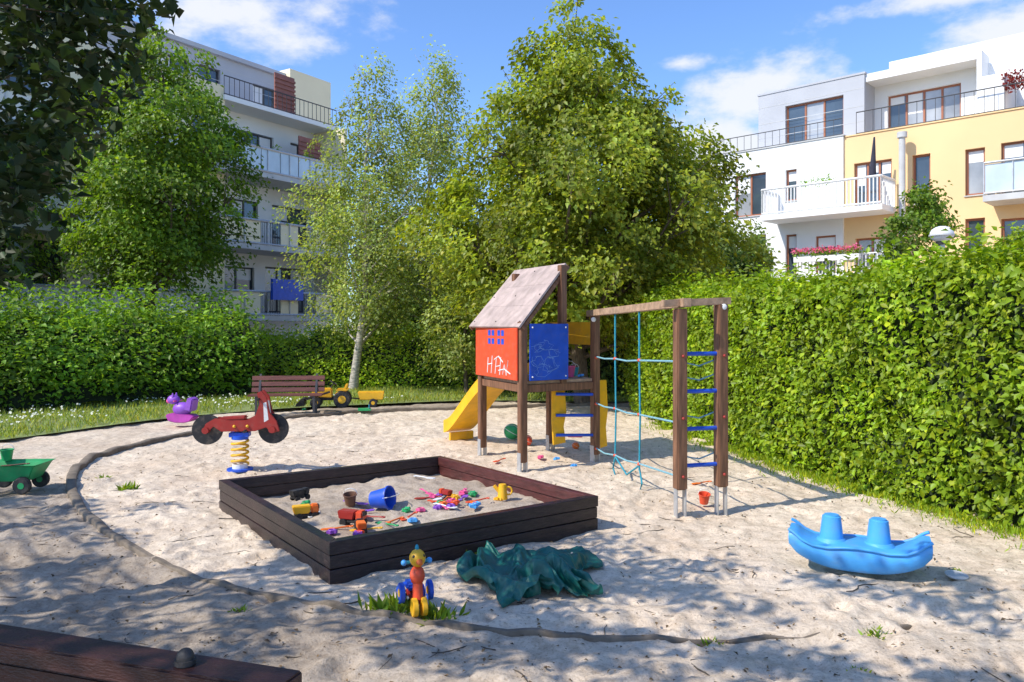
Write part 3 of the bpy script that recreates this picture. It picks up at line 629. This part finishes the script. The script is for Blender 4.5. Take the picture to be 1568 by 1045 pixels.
def yboard(p,z0,z1,w,nm): 
    prism(tw,nm,[(-w*.4,z0),(w*.5,z0+.02),(w*.35,z0+(z1-z0)*.3),(w*.55,z0+(z1-z0)*.55),(w*.4,z1),(-w*.5,z1),(-w*.5,z0+(z1-z0)*.4)],.03,M['yellow'],(p[0],p[1],0),(0,0,math.atan2(dBE[1],dBE[0])),.006)
yboard((.66,11.0),.28,1.12,.24,'yellow_side_board'); yboard((1.30,11.2),.2,1.18,.18,'yellow_side_board')
for z_ in (.98,.68,.40): tube(tw,'rung',[(.62,10.95,z_+.02),(D[0],D[1]-.02,z_)],.022,M['blue'],10)
tube(tw,'red_clamp',[(.80,11.05,.40),(1.0,11.1,.39)],.026,M['red'],10)
# slide
V=[];F=[]
s0=Vector((.08,12.0,0));s1=Vector((-.98,13.6,0)); dd=(s1-s0); ln=dd.length; dx=dd.normalized(); nx=Vector((dx.y,-dx.x,0))
prof=[(0,1.20),(.12,1.19),(.25,1.10),(.45,.88),(.62,.62),(.78,.38),(.88,.22),(.95,.15),(1.0,.13)]
cross=[(-.25,.17),(-.235,.18),(-.22,.04),(-.17,0),(.17,0),(.22,.04),(.235,.18),(.25,.17),(.25,-.04),(-.25,-.04)]
tt=np.linspace(0,1,24); zz_=np.interp(tt,[p[0] for p in prof],[p[1] for p in prof])
zz_=np.convolve(np.pad(zz_,2,'edge'),np.ones(5)/5,'valid')
for t_,z_ in zip(tt,zz_):
    p=s0+dx*ln*t_
    for a_,h_ in cross: V.append((p.x+nx.x*a_,p.y+nx.y*a_,z_+h_))
nc=len(cross)
for i in range(23):
    for k in range(nc): F.append((i*nc+k,i*nc+(k+1)%nc,(i+1)*nc+(k+1)%nc,(i+1)*nc+k))
F+=[tuple(range(nc)),tuple(23*nc+k for k in range(nc))]
me=bpy.data.meshes.new('slide_chute'); me.from_pydata(V,[],F); link(me,'slide_chute',tw,M['yellow'],ang=40)
box(tw,'slide_foot',(.46,.06,.14),(s1.x+.1,s1.y-.12,.05),M['yellow'],(0,0,math.atan2(nx.y,nx.x)))
# net frame
F1=(1.74,8.04);F2=(2.20,8.18)
for q,zt in ((F1,2.15),(F2,2.20)):
    box(tw,'frame_post',(.115,.115,zt-.28),(q[0],q[1],(zt+.28)/2),M['wood'],(0,0,R(17)),.01)
    for s_ in (-.045,.045): box(tw,'steel_foot',(.012,.07,.42),(q[0]+s_,q[1]-.0,.17),M['steel'],(0,0,R(17)),.002)
beam(tw,'top_beam',(D[0]-.06,D[1]+.25,2.14),(F1[0]+.05,F1[1]-.12,2.21),.09,.09,M['woodtop'])
beam(tw,'cross_beam',(F1[0]-.2,F1[1]-.085,2.20),(F2[0]+.1,F2[1]+.02,2.235),.06,.075,M['woodtop'])
for z_ in (1.68,1.29,.90,.52): tube(tw,'rung',[(F1[0],F1[1],z_),(F2[0],F2[1],z_)],.022,M['blue'],12)
for z_ in (1.66,1.02,.42): sph(tw,'bolt',.016,(F1[0]+.02,F1[1]-.07,z_),M['redd']); sph(tw,'bolt',.016,(F2[0]+.02,F2[1]-.07,z_),M['redd'])
sph(tw,'bracket',.032,(F2[0]+.02,F2[1]-.05,2.17),M['white'],(1,.4,1)); sph(tw,'bracket',.035,(D[0]-.03,D[1]-.08,2.05),M['white'],(1,.5,1))
Da=np.array([D[0],D[1]]);Fa=np.array([F1[0],F1[1]]);F2a=np.array([F2[0],F2[1]])
def NP(f,z): q=Da+(Fa-Da)*f; return (q[0],q[1],z)
hz=[(1.52,1.60),(.86,.96),(.22,.40)]
ropes=[]
for f in (.30,.60): ropes.append([NP(f,2.15),NP(f,1.5+.05*f),NP(f+.01,.86),NP(f,.24)])
for a_,b_ in hz: ropes.append([NP(.02,a_),NP(.15,a_-.01),NP(.30,(a_*2+b_)/3-.015),NP(.45,(a_+b_)/2-.035),NP(.60,(a_+2*b_)/3-.02),NP(.98,b_)])
ropes.append([NP(.30,.25),NP(.45,.10),NP(.6,.30)]); ropes.append([NP(.30,.25),NP(.27,.08),NP(.31,-.02)]); ropes.append([NP(.6,.28),NP(.63,.1),NP(.60,-.02)])
for i,rp in enumerate(ropes): tube(tw,'rope',rp,.0115,M['teal'] if i<2 or i>4 else M['tealg'],8)
for f in (.02,.30,.60,.97):
    for a_,b_ in hz: sph(tw,'rope_connector',.026,NP(f,a_+(b_-a_)*f-.01),M['red'],(1,1,.8))
for z_ in (1.60,1.45,1.05,.62): tube(tw,'rope',[(F1[0],F1[1]+.05,z_),((F1[0]+F2[0])/2,F1[1]+.14,z_-.05),(F2[0],F2[1]+.05,z_+.03)],.008,M['tealg'],6)
bucket(.84,11.35,1.215,.17,M['pink']); mould(1.0,11.3,1.22,0,M['lblue']); bucket(.93,11.6,1.215,.13,M['teal'])
# ---- spring rider
e=empty('spring_rider',(-3.66,10.45,float(height(-3.66,10.45))),R(6))
cyl(e,'base_plate',.17,.03,(0,0,.03),M['blue']); cyl(e,'base_clamp',.10,.07,(0,0,.07),M['white'])
tube(e,'spring',[(.105*math.cos(a),.105*math.sin(a),.10+.042*a/ (2*math.pi)*1.85) for a in np.linspace(0,2*math.pi*4.3,90)],.017,M['yellow'],8)
cyl(e,'top_clamp',.11,.05,(0,0,.46),M['blue']); box(e,'mount',(.26,.16,.06),(0,0,.50),M['blue'])
poly=[(-.46,.56),(-.42,.66),(-.30,.73),(-.10,.70),(.10,.70),(.22,.76),(.28,.92),(.24,1.06),(.30,1.09),(.37,1.0),(.41,.80),(.50,.68),(.54,.55),(.44,.52),(.36,.60),(.22,.55),(-.22,.55),(-.32,.62),(-.40,.54)]
for sy in (-.09,.09): prism(e,'side_plate',poly,.028,M['redd'],(0,sy,0))
for sx in (-.42,.44):
    cyl(e,'wheel_disc',.20,.05,(sx,0,.57),M['black'],(R(90),0,0),seg=32); cyl(e,'hub',.045,.26,(sx,0,.57),M['redd'],(R(90),0,0),seg=20)
box(e,'seat',(.34,.20,.045),(-.08,0,.72),M['redd'],(0,R(-3),0),.02)
cyl(e,'handlebar',.018,.42,(.27,0,.98),M['black'],(R(90),0,0)); cyl(e,'footrest',.018,.42,(.10,0,.56),M['black'],(R(90),0,0))
prism(e,'headlight_panel',[(.33,.66),(.40,.70),(.37,.95),(.32,.93)],.21,M['white'])
sph(e,'bolt',.02,(-.05,-.11,.62),M['yellow']);sph(e,'bolt',.02,(.12,-.11,.62),M['yellow'])
# ---- bench
e=empty('park_bench',(-4.85,16.7,.03),R(6)); bw=mat('bench_wood',(.15,.05,.038),.6,.3,4,.3,30,(1,8,8))
for k in range(3): box(e,'backrest',(1.55,.03,.10),(0,.22+.03*k,.52+.125*k),bw,(R(-12),0,0))
for k in range(3): box(e,'seat',(1.55,.11,.035),(0,-.15+.13*k,.43),bw)
for sx in (-.6,.6):
    box(e,'leg',(.05,.05,.42),(sx,-.16,.21),M['framed']); box(e,'leg',(.05,.05,.44),(sx,.15,.21),M['framed']); beam(e,'back_support',(sx,.16,.40),(sx,.32,.86),.05,.035,M['framed']); box(e,'arm',(.05,.36,.04),(sx,0,.395),M['framed'])
# ---- toy tractor + trailer
e=empty('toy_tractor',(-4.05,17.55,.10),R(-172))
prism(e,'hood',[(.0,.22),(.42,.24),(.46,.30),(.44,.42),(.02,.44)],.20,M['yellow'],bev=.02); box(e,'chassis',(.78,.12,.08),(.08,0,.2),M['black']); prism(e,'seat',[(-.28,.30),(-.06,.28),(-.06,.33),(-.22,.36),(-.30,.54),(-.35,.52)],.24,M['yellow'],bev=.015)
for sy in (-.2,.2):
    cyl(e,'rear_wheel',.19,.10,(-.22,sy,.19),M['black'],(R(90),0,0),bev=.02,seg=28); cyl(e,'rear_hub',.09,.108,(-.22,sy,.19),M['yellow'],(R(90),0,0)); cyl(e,'front_wheel',.125,.08,(.36,sy*.9,.125),M['black'],(R(90),0,0),bev=.02,seg=24); cyl(e,'front_hub',.06,.088,(.36,sy*.9,.125),M['yellow'],(R(90),0,0)); box(e,'mudguard',(.26,.09,.02),(-.22,sy,.40),M['yellow']); beam(e,'loader_arm',(.05,sy*.75,.36),(.62,sy*.75,.18),.03,.045,M['black'])
torus(e,'steering_wheel',.085,.012,(-.02,0,.55),M['black'],(0,R(-35),0)); cyl(e,'column',.012,.16,(.02,0,.48),M['black'],(0,R(-35),0)); prism(e,'loader_bucket',[(.60,.06),(.80,.04),(.78,.10),(.66,.22),(.60,.22)],.46,M['black']); cyl(e,'exhaust',.015,.2,(.34,.05,.50),M['black'])
e=empty('toy_trailer',(-3.22,17.75,.10),R(-172)); prism(e,'tub',[(-.27,.16),(.24,.16),(.30,.34),(-.30,.34)],.32,M['yellow'],bev=.015); beam(e,'drawbar',(.2,0,.17),(.5,0,.2),.03,.03,M['black'])
for sy in (-.19,.19): cyl(e,'wheel',.095,.06,(-.05,sy,.095),M['black'],(R(90),0,0),bev=.012); cyl(e,'hub',.045,.066,(-.05,sy,.095),M['yellow'],(R(90),0,0))
e=empty('toy_crate',(-3.25,17.1,.07),.2); box(e,'tray',(.28,.18,.05),(0,0,.03),M['green']); box(e,'handle',(.02,.18,.08),(.1,0,.09),M['teal'])
# ---- purple rocker
e=empty('rocking_toy',(-6.45,15.2,.06),R(-10)); prism(e,'rocker_base',[(-.30,.14),(-.24,.03),(-.1,0),(.1,0),(.22,.03),(.30,.12),(.22,.16),(-.22,.18)],.24,mat('magenta_plastic',(.42,.05,.35),.4),bev=.015)
sph(e,'body',.17,(0,0,.26),M['purple'],(1.15,.8,.8)); prism(e,'backrest',[(.08,.24),(.24,.22),(.29,.46),(.18,.50)],.24,M['purple'],bev=.02); sph(e,'head',.11,(-.19,0,.44),M['purple'],(1.15,.9,.85)); cyl(e,'ear',.03,.09,(-.17,.06,.53),M['purple'],r2=.01); cyl(e,'ear',.03,.09,(-.17,-.06,.53),M['purple'],r2=.01); cyl(e,'handle',.014,.28,(-.10,0,.42),M['pink'],(R(90),0,0)); sph(e,'snout',.05,(-.29,0,.41),M['pink'])
# ---- green wagon
e=empty('green_toy_wagon',(-5.85,9.12,.03),R(4)); bm=bmesh.new()
def ringq(w,l,z,sx=0): return [bm.verts.new((sx+a_*w,b_*l,z)) for a_,b_ in ((-1,-1),(1,-1),(1,1),(-1,1))]
rr=[ringq(.24,.16,.14),ringq(.34,.22,.33),ringq(.37,.25,.335),ringq(.33,.21,.315),ringq(.23,.15,.155)]
for a_,b_ in ((0,1),(1,2),(2,3),(3,4)):
    for k in range(4): bm.faces.new((rr[a_][k],rr[a_][(k+1)%4],rr[b_][(k+1)%4],rr[b_][k]))
bm.faces.new(rr[0]);bm.faces.new(rr[4]); bmesh.ops.bevel(bm,geom=bm.edges[:],offset=.010,segments=2,affect='EDGES'); bm2o(bm,'tub',e,M['green'])
for sy in (-.2,.2): cyl(e,'wheel',.10,.06,(.20,sy,.10),M['black'],(R(90),0,0),bev=.012); cyl(e,'hub',.04,.066,(.20,sy,.10),M['green'],(R(90),0,0)); cyl(e,'wheel',.10,.06,(-.22,sy,.10),M['black'],(R(90),0,0),bev=.012)
tube(e,'handle',[(-.25,-.08,.28),(-.32,-.08,.55),(-.32,.08,.55),(-.25,.08,.28)],.014,M['green']); bucket(-6.05,9.3,.36,.14,M['green']); shovel(-5.8,9.0,.34,.3,M['brown'])
# ---- foreground rail
e=empty('wooden_fence',(0,0,0)); a_=(-2.6,2.42);b_=(-.50,1.755)
beam(e,'top_rail',(a_[0],a_[1],1.17),(b_[0],b_[1],1.17),.10,.05,M['redwood'])
for k in range(9):
    z_=1.07-.125*k; beam(e,'board',(a_[0],a_[1]+.0,z_),(b_[0]-.02,b_[1],z_),.025,.115,M['redwood'])
for f in (.0,.5,.97): q=(a_[0]+(b_[0]-a_[0])*f,a_[1]-.06+(b_[1]-a_[1])*f); box(e,'post',(.08,.08,1.15),(q[0],q[1],.57),M['redwood'])
cyl(e,'post_cap',.024,.02,(-.77,1.83,1.203),M['black']); sph(e,'post_knob',.020,(-.77,1.83,1.214),M['black'])
# ------------------------------------------------------------ buildings
class Fac:
    def __init__(s,name,O,d,n): s.e=empty(name,(0,0,0)); s.O=np.array(O);s.d=np.array(d)/np.hypot(*d);s.n=np.array(n)/np.hypot(*n)
    def P(s,a,n,z): q=s.O+s.d*a+s.n*n; return (q[0],q[1],z)
    def box(s,name,a0,a1,n0,n1,z0,z1,m): return hexa(s.e,name,[s.P(a0,n0,z0),s.P(a1,n0,z0),s.P(a1,n1,z0),s.P(a0,n1,z0),s.P(a0,n0,z1),s.P(a1,n0,z1),s.P(a1,n1,z1),s.P(a0,n1,z1)],m)
    def wall(s,name,a0,a1,z0,z1,n,m,holes=(),fm=None,depth=.22,back=1.2):
        A_=sorted({a0,a1,*[h[0] for h in holes],*[h[1] for h in holes]});Z_=sorted({z0,z1,*[h[2] for h in holes],*[h[3] for h in holes]})
        V=[];F=[]
        def quad(*q): k=len(V); V.extend(q); F.append((k,k+1,k+2,k+3))
        for i in range(len(A_)-1):
            for j in range(len(Z_)-1):
                ca_=(A_[i]+A_[i+1])/2; cz=(Z_[j]+Z_[j+1])/2
                if any(h[0]<ca_<h[1] and h[2]<cz<h[3] for h in holes): continue
                quad(s.P(A_[i],n,Z_[j]),s.P(A_[i+1],n,Z_[j]),s.P(A_[i+1],n,Z_[j+1]),s.P(A_[i],n,Z_[j+1]))
        for h in holes:
            p=[(h[0],h[2]),(h[1],h[2]),(h[1],h[3]),(h[0],h[3])]
            for k in range(4): u=p[k];v=p[(k+1)%4]; quad(s.P(u[0],n,u[1]),s.P(v[0],n,v[1]),s.P(v[0],n-depth,v[1]),s.P(u[0],n-depth,u[1]))
        b0=n-back
        for (u,v) in (((a0,z0),(a0,z1)),((a0,z1),(a1,z1)),((a1,z1),(a1,z0))): quad(s.P(u[0],n,u[1]),s.P(v[0],n,v[1]),s.P(v[0],b0,v[1]),s.P(u[0],b0,u[1]))
        me=bpy.data.meshes.new(name); me.from_pydata(V,[],F); link(me,name,s.e,m,smooth=False)
        for h in holes:
            pn=h[4] if len(h)>4 else 2; f=fm or M['frame']; nd=n-depth+.02; w=.07
            s.box('window_frame',h[0],h[1],nd,nd+.07,h[2],h[2]+w,f); s.box('window_frame',h[0],h[1],nd,nd+.07,h[3]-w,h[3],f)
            s.box('sill',h[0]-.03,h[1]+.03,n-.02,n+.05,h[2]-.04,h[2]-.002,M['slab'])
            for k in range(pn+1):
                c_=h[0]+w/2+(h[1]-h[0]-w)*k/pn; s.box('window_frame',c_-w/2,c_+w/2,nd+.002,nd+.068,h[2]+w,h[3]-w,f)
            for k in range(pn):
                g0=h[0]+(h[1]-h[0])*k/pn;g1=h[0]+(h[1]-h[0])*(k+1)/pn; s.box('window_glass',g0+.02,g1-.02,nd+.01,nd+.03,h[2]+.02,h[3]-.02,M['glass2'] if random.random()<.3 else M['glass'])
                if random.random()<.4: zc=h[3]-(h[3]-h[2])*random.uniform(.2,.55); s.box('blind',g0+w,g1-w,nd+.032,nd+.036,zc,h[3]-w,M['stucco_w'])
    def bars(s,a0,a1,n,z0,z1,m,step=.12,r=.012,rail=True):
        V=[];F=[]
        k=int(abs(a1-a0)/step)
        for i in range(k+1): c_=a0+(a1-a0)*i/k; tube_geo(V,F,[s.P(c_,n,z0),s.P(c_,n,z1)],[r,r],4,False)
        tube_geo(V,F,[s.P(a0,n,z1),s.P(a1,n,z1)],[r*1.8]*2,6); tube_geo(V,F,[s.P(a0,n,z0+.05),s.P(a1,n,z0+.05)],[r*1.5]*2,6)
        me=bpy.data.meshes.new('railing'); me.from_pydata([tuple(v) for v in V],[],F); link(me,'railing',s.e,m)
    def nbars(s,a,n0,n1,z0,z1,m,step=.12,r=.012):
        V=[];F=[];k=max(2,int(abs(n1-n0)/step))
        for i in range(k+1): c_=n0+(n1-n0)*i/k; tube_geo(V,F,[s.P(a,c_,z0),s.P(a,c_,z1)],[r,r],4,False)
        tube_geo(V,F,[s.P(a,n0,z1),s.P(a,n1,z1)],[r*1.8]*2,6)
        me=bpy.data.meshes.new('railing'); me.from_pydata([tuple(v) for v in V],[],F); link(me,'railing',s.e,m)
RB=Fac('apartment_building',(12.8,29.5),(-.72,.694),(-.694,-.72))
RB.wall('white_wall',.22,5.96,0,9.15,0,M['stucco_w'],[(3.33,4.73,6.45,8.2,2),(2.04,2.5,6.9,8.15,1),(3.33,4.0,3.9,5.65,1),(2.05,2.5,3.9,5.55,1),(.5,1.3,3.4,5.4,1),(3.4,4.6,1,2.6,2)])
RB.wall('peach_wall',-16,.216,0,9.1,-.1,M['stucco_o'],[(-1.5,-.15,6.25,8.05,3),(-2.8,-2.2,6.3,8.05,1),(-4.5,-3.9,6.4,8.0,1),(-7,-4.97,6.2,8.05,3),(-1.9,-.2,3.4,5.2,3),(-4.5,-3.9,3.4,5.6,1),(-7,-4.97,3.3,5.5,3),(-9,-8,6.4,8,2),(-9,-8,3.4,5.4,2)])
RB.box('core',-15.9,5.9,-9,-.6,0,9.05,M['slab'])
RB.box('end_wall',5.90,5.955,-9,-.01,0,9.14,M['stucco_w'])
RB.box('parapet_cap',.18,6.0,-.25,.04,9.152,9.2,M['slab']); RB.box('parapet_cap',-16,.176,-.35,-.06,9.102,9.15,M['stucco_o'])
RB.bars(.3,5.9,-.1,9.2,9.85,M['framed'],.3,.010); RB.bars(-16,-.2,-.2,9.15,10.0,M['framed'],.3,.012)
RB.wall('penthouse_grey',-.1,4.3,9.06,11.75,-1.3,M['stucco_g'],[(.7,3.1,9.35,11.1,3)],back=5)
RB.box('penthouse_roof',-.14,4.34,-6,-1.27,11.752,11.83,M['stucco_g'])
for z_ in (9.9,10.5,11.2): RB.box('cladding_joint',-.1,4.3,-1.3,-1.294,z_,z_+.02,M['slab'])
RB.box('penthouse_side',-.104,-.1,-6,-1.3,9.06,11.75,M['stucco_g'])
RB.wall('penthouse_white',-16,-.11,9.06,11.5,-2.4,M['stucco_w'],[(-3.2,-.6,9.15,11.0,4),(-8,-5.2,9.15,11.0,4)],back=4)
RB.box('penthouse_canopy',-4.1,-.112,-2.6,-1.4,11.45,11.75,M['stucco_w']); RB.box('canopy_leg',-4.1,-3.95,-2.4,-1.4,9.1,11.448,M['stucco_w'])
RB.box('upper_roof',-16,-.5,-9,-2.9,11.502,12.5,M['stucco_w'])
RB.box('terrace_wall',-5.0,-4.2,-2.3,-.4,9.1,10.5,M['stucco_w'])
RB.box('balcony_slab',-1.7,2.85,0.002,1.5,6.0,6.2,M['stucco_w']); RB.bars(-1.65,2.8,1.44,6.22,7.2,M['white'],.13,.026); RB.nbars(2.8,.05,1.44,6.22,7.2,M['white'],.13,.026); RB.nbars(-1.65,.05,1.44,6.22,7.2,M['white'],.13,.026)
RB.box('balcony_slab',-1.9,1.6,0.003,1.5,3.55,3.75,M['stucco_w']); RB.box('flower_box',-.9,1.5,1.3,1.5,4.3,4.5,M['stucco_w']); RB.bars(-1.85,1.55,1.25,3.76,4.5,M['white'],.13,.02)
RB.box('balcony_slab',-8,-4.75,-.098,1.3,5.95,6.15,M['slab']); RB.box('balcony_glass',-8,-4.8,1.22,1.25,6.2,7.15,M['balglass']); RB.box('balcony_glass',-4.83,-4.8,.0,1.21,6.2,7.15,M['balglass']); RB.bars(-8,-4.78,1.28,6.16,7.2,M['steel'],.8,.02)
q=RB.P(-2.0,.35,0); cyl(RB.e,'flue_pipe',.11,3.6,(q[0],q[1],6.9),M['slab']); cyl(RB.e,'flue_cap',.17,.2,(q[0],q[1],8.75),M['slab'])
q=RB.P(-1.2,.9,0); cyl(RB.e,'closed_parasol',.13,1.4,(q[0],q[1],8.0),mat('parasol_cloth',(.03,.03,.05),.8),(R(6),0,0),r2=.03); cyl(RB.e,'parasol_pole',.02,1.3,(q[0],q[1],6.8),M['steel'])
rng=np.random.default_rng(77)
def clumpleaf(par,c,r,n,ls,m,name='plant'):
    g=unit(rng.normal(size=(n,3)))*rng.random((n,1))**.5*np.array(r)+np.array(c)
    leaves(name,par,g,rng.normal(size=(n,3))+np.array([0,0,.5]),rng.normal(size=(n,3)),ls*rng.uniform(.6,1.3,n),leafcols(n),m)
pinkm=leafmat('petal_pink',(.7,.16,.42))
for s_ in np.linspace(-.8,1.4,8): clumpleaf(RB.e,RB.P(s_,1.4,4.62),(.2,.2,.15),90,.09,LM['shrub'],'balcony_plant'); clumpleaf(RB.e,RB.P(s_,1.45,4.72),(.2,.2,.12),80,.08,pinkm,'balcony_flowers')
for s_ in (.3,.7,1.2): clumpleaf(RB.e,RB.P(s_,1.2,7.3),(.25,.25,.25),60,.09,LM['shrub'],'balcony_plant')
clumpleaf(RB.e,RB.P(-5.3,-.6,10.2),(.5,.4,.4),300,.12,leafmat('leaf_red',(.22,.03,.03)),'terrace_plant')
LB=Fac('apartment_building',(-10.97,34),(.536,.844),(.844,-.536))
LB.wall('cream_wall',-22,-1.9,0,11.9,0,M['stucco_c'],[(-6.6,-4.6,8.9,10.9,2),(-3.4,-2.6,8.9,10.6,1),(-6.6,-4.6,5.8,7.8,2),(-3.4,-2.6,5.8,7.6,1),(-6.6,-4.4,2.8,4.8,3),(-11,-8.5,8.9,10.9,3),(-11,-8.5,5.8,7.8,3),(-11,-8.5,2.8,4.8,3),(-16,-13,5.8,7.8,3),(-16,-13,2.8,4.8,3)],M['framed'])
LB.wall('white_wall',-1.9,4.4,0,11.4,-1.2,M['stucco_w'],[(-1.3,1.7,8.75,10.6,4),(2.7,3.9,8.6,10.6,2),(-1.2,.8,5.55,7.5,3),(1.6,3.8,5.55,7.5,2),(-1.2,.6,2.6,4.5,2),(1.2,3.6,2.5,4.6,3)],M['framed'])
LB.box('core',-21.9,4.3,-12,-1.9,0,11.3,M['slab']); LB.box('end_wall',4.31,4.4,-12,-1.21,0,11.4,M['stucco_c'])
LB.wall('top_floor_wall',-22,3.3,11.3,14.0,-2.4,M['stucco_g'],[(-3.4,-1.9,11.75,13.4,2),(-1.4,-.3,11.9,13.4,2),(1.5,3.0,11.6,13.3,2),(-8,-6,11.8,13.4,3)],M['framed'],back=6)
LB.box('roof_slab',-22,3.4,-10,-2.2,14.002,14.2,M['stucco_g'])
for z_ in (12.3,12.9,13.5): LB.box('cladding_joint',-22,3.3,-2.4,-2.394,z_,z_+.02,M['slab'])
LB.box('stair_tower',3.3,6.0,-6,-1.9,0,14.4,M['stucco_c'])
LB.box('terrace_slab',-2.0,4.4,-1.198,.15,11.3,11.5,M['stucco_w']); LB.bars(-2.0,4.4,.1,11.5,12.3,M['framed'],.25,.014); LB.box('louvre_screen',.95,2.1,-.3,-.25,11.6,13.3,M['louvre'])
for k in range(8): LB.box('louvre_slat',.93,2.12,-.25,-.2,11.65+k*.2,11.75+k*.2,M['louvre'])
LB.box('louvre_screen',2.0,3.3,.1,.15,8.7,10.6,M['louvre'])
for k in range(9): LB.box('louvre_slat',1.98,3.32,.15,.2,8.75+k*.2,8.85+k*.2,M['louvre'])
for z_,g in ((8.2,M['balglass']),(5.1,M['stucco_c']),(2.1,M['stucco_c'])):
    LB.box('balcony_slab',-2.8,4.4,-1.198,.9,z_,z_+.22,M['slab'])
    for k in range(7):
        a0=-2.8+k*1.03
        if z_>8 or k%2==1 or k==0: LB.box('balcony_panel',a0+.03,a0+1.0,.84,.88,z_+.25,z_+1.2,g)
        else: LB.bars(a0,a0+1.0,.86,z_+.22,z_+1.2,M['framed'],.1,.012)
    LB.bars(-2.8,4.4,.9,z_+.22,z_+1.24,M['steel'],1.03,.03)
LB.box('partition',4.2,4.38,-1.2,.85,2.3,11.3,M['stucco_c'])
LB.box('awning_blue',-.3,1.4,.95,1.1,3.0,3.9,M['blue'])
for z_ in (8.1,5.0,2.0):
    LB.box('balcony_slab',-12,-4.4,.002,1.3,z_,z_+.22,M['slab']); LB.box('balcony_glass',-12,-4.4,1.22,1.26,z_+.25,z_+1.2,M['stucco_w']); LB.bars(-12,-4.4,1.3,z_+.22,z_+1.22,M['steel'],1.,.025)
for s_ in (-2,-1,1.2,2.4,3.5): clumpleaf(LB.e,LB.P(s_,.7,6.5),(.25,.25,.3),70,.12,LM['shrub'],'balcony_plant')
for s_ in (.2,2.0): clumpleaf(LB.e,LB.P(s_,.7,9.5),(.25,.25,.25),70,.12,LM['shrub'],'balcony_plant')
e=empty('street_lamp',(7.75,14.0,0)); cyl(e,'pole',.05,3.5,(0,0,1.75),M['steel']); cyl(e,'collar',.10,.12,(0,0,3.48),M['black']); sph(e,'globe',.20,(0,0,3.60),M['white'],(1,1,.75)); cyl(e,'rim',.215,.03,(0,0,3.58),M['slab'])
# ------------------------------------------------------------ light
sun=bpy.data.lights.new('sun','SUN'); sun.energy=5.0; sun.angle=R(.5); sun.color=(1,.94,.83)
so=bpy.data.objects.new('sun',sun); COL.objects.link(so); dv=Vector((2,1,-2.2)); so.rotation_euler=dv.to_track_quat('-Z','Y').to_euler(); so.location=(-20,-10,25)
w=bpy.data.worlds.new('World'); sc.world=w; w.use_nodes=True; N=w.node_tree.nodes; L=w.node_tree.links
bg=N['Background']; bg.inputs['Strength'].default_value=.14
sky=N.new('ShaderNodeTexSky'); sky.sky_type='NISHITA'; sky.sun_disc=False; sky.sun_elevation=math.atan2(2.2,math.hypot(2,1)); sky.sun_rotation=math.atan2(-2,-1); sky.air_density=1.0; sky.dust_density=.6; sky.ozone_density=1.5
tint=N.new('ShaderNodeMixRGB'); tint.blend_type='MULTIPLY'; tint.inputs[0].default_value=1; tint.inputs[2].default_value=(1.08,1.38,1.85,1); L.new(sky.outputs[0],tint.inputs[1])
tc=N.new('ShaderNodeTexCoord')
no=N.new('ShaderNodeTexNoise'); no.inputs['Scale'].default_value=10; no.inputs['Detail'].default_value=7; no.inputs['Roughness'].default_value=.58
mp=N.new('ShaderNodeMapping'); mp.inputs['Scale'].default_value=(1,1,1.9); L.new(tc.outputs['Generated'],mp.inputs[0]); L.new(mp.outputs[0],no.inputs['Vector'])
prev=None
for c_,r_ in [((-.315,.882,.352),(.13,.4,.04)),((.304,.913,.262),(.12,.4,.05)),((.24,.94,.225),(.12,.4,.05)),((.515,.812,.302),(.07,.4,.04)),((.49,.81,.345),(.12,.4,.015)),((.20,.93,.31),(.04,.3,.012)),((-.8,.4,.3),(.3,.4,.12)),((.8,.2,.4),(.2,.3,.1)),((0,-.9,.4),(.4,.3,.15))]:
    s1=N.new('ShaderNodeVectorMath'); s1.operation='SUBTRACT'; s1.inputs[1].default_value=c_; L.new(tc.outputs['Generated'],s1.inputs[0])
    s2=N.new('ShaderNodeVectorMath'); s2.operation='DIVIDE'; s2.inputs[1].default_value=r_; L.new(s1.outputs[0],s2.inputs[0])
    s3=N.new('ShaderNodeVectorMath'); s3.operation='LENGTH'; L.new(s2.outputs[0],s3.inputs[0])
    s4=N.new('ShaderNodeMath'); s4.operation='SUBTRACT'; s4.inputs[0].default_value=1; L.new(s3.outputs['Value'],s4.inputs[1])
    if prev is None: prev=s4
    else:
        s5=N.new('ShaderNodeMath'); s5.operation='MAXIMUM'; L.new(prev.outputs[0],s5.inputs[0]); L.new(s4.outputs[0],s5.inputs[1]); prev=s5
cl=N.new('ShaderNodeMath'); cl.operation='MAXIMUM'; cl.inputs[1].default_value=-.9; L.new(prev.outputs[0],cl.inputs[0])
mm=N.new('ShaderNodeMath'); mm.operation='MULTIPLY_ADD'; mm.inputs[1].default_value=3.4; mm.inputs[2].default_value=-1.75; L.new(no.outputs['Fac'],mm.inputs[0])
ad=N.new('ShaderNodeMath'); ad.operation='ADD'; L.new(cl.outputs[0],ad.inputs[0]); L.new(mm.outputs[0],ad.inputs[1])
mr=N.new('ShaderNodeMapRange'); mr.interpolation_type='SMOOTHSTEP'; mr.inputs[1].default_value=-.25; mr.inputs[2].default_value=.75; mr.inputs[4].default_value=.92; L.new(ad.outputs[0],mr.inputs[0])
mx=N.new('ShaderNodeMixRGB'); L.new(mr.outputs[0],mx.inputs[0]); L.new(tint.outputs[0],mx.inputs[1]); mx.inputs[2].default_value=(6.8,6.95,7.2,1)
L.new(mx.outputs[0],bg.inputs['Color'])
# ------------------------------------------------------------ camera
cam=bpy.data.cameras.new('camera'); cam.lens=27.3; cam.sensor_width=36; cam.shift_y=-.0175; cam.clip_end=2000; cam.clip_start=.05
cobj=bpy.data.objects.new('camera',cam); COL.objects.link(cobj); cobj.location=(0,0,2.0); cobj.rotation_euler=(R(90),0,0); sc.camera=cobj
sc.view_settings.view_transform='Standard'; sc.view_settings.look='None'; sc.view_settings.exposure=0
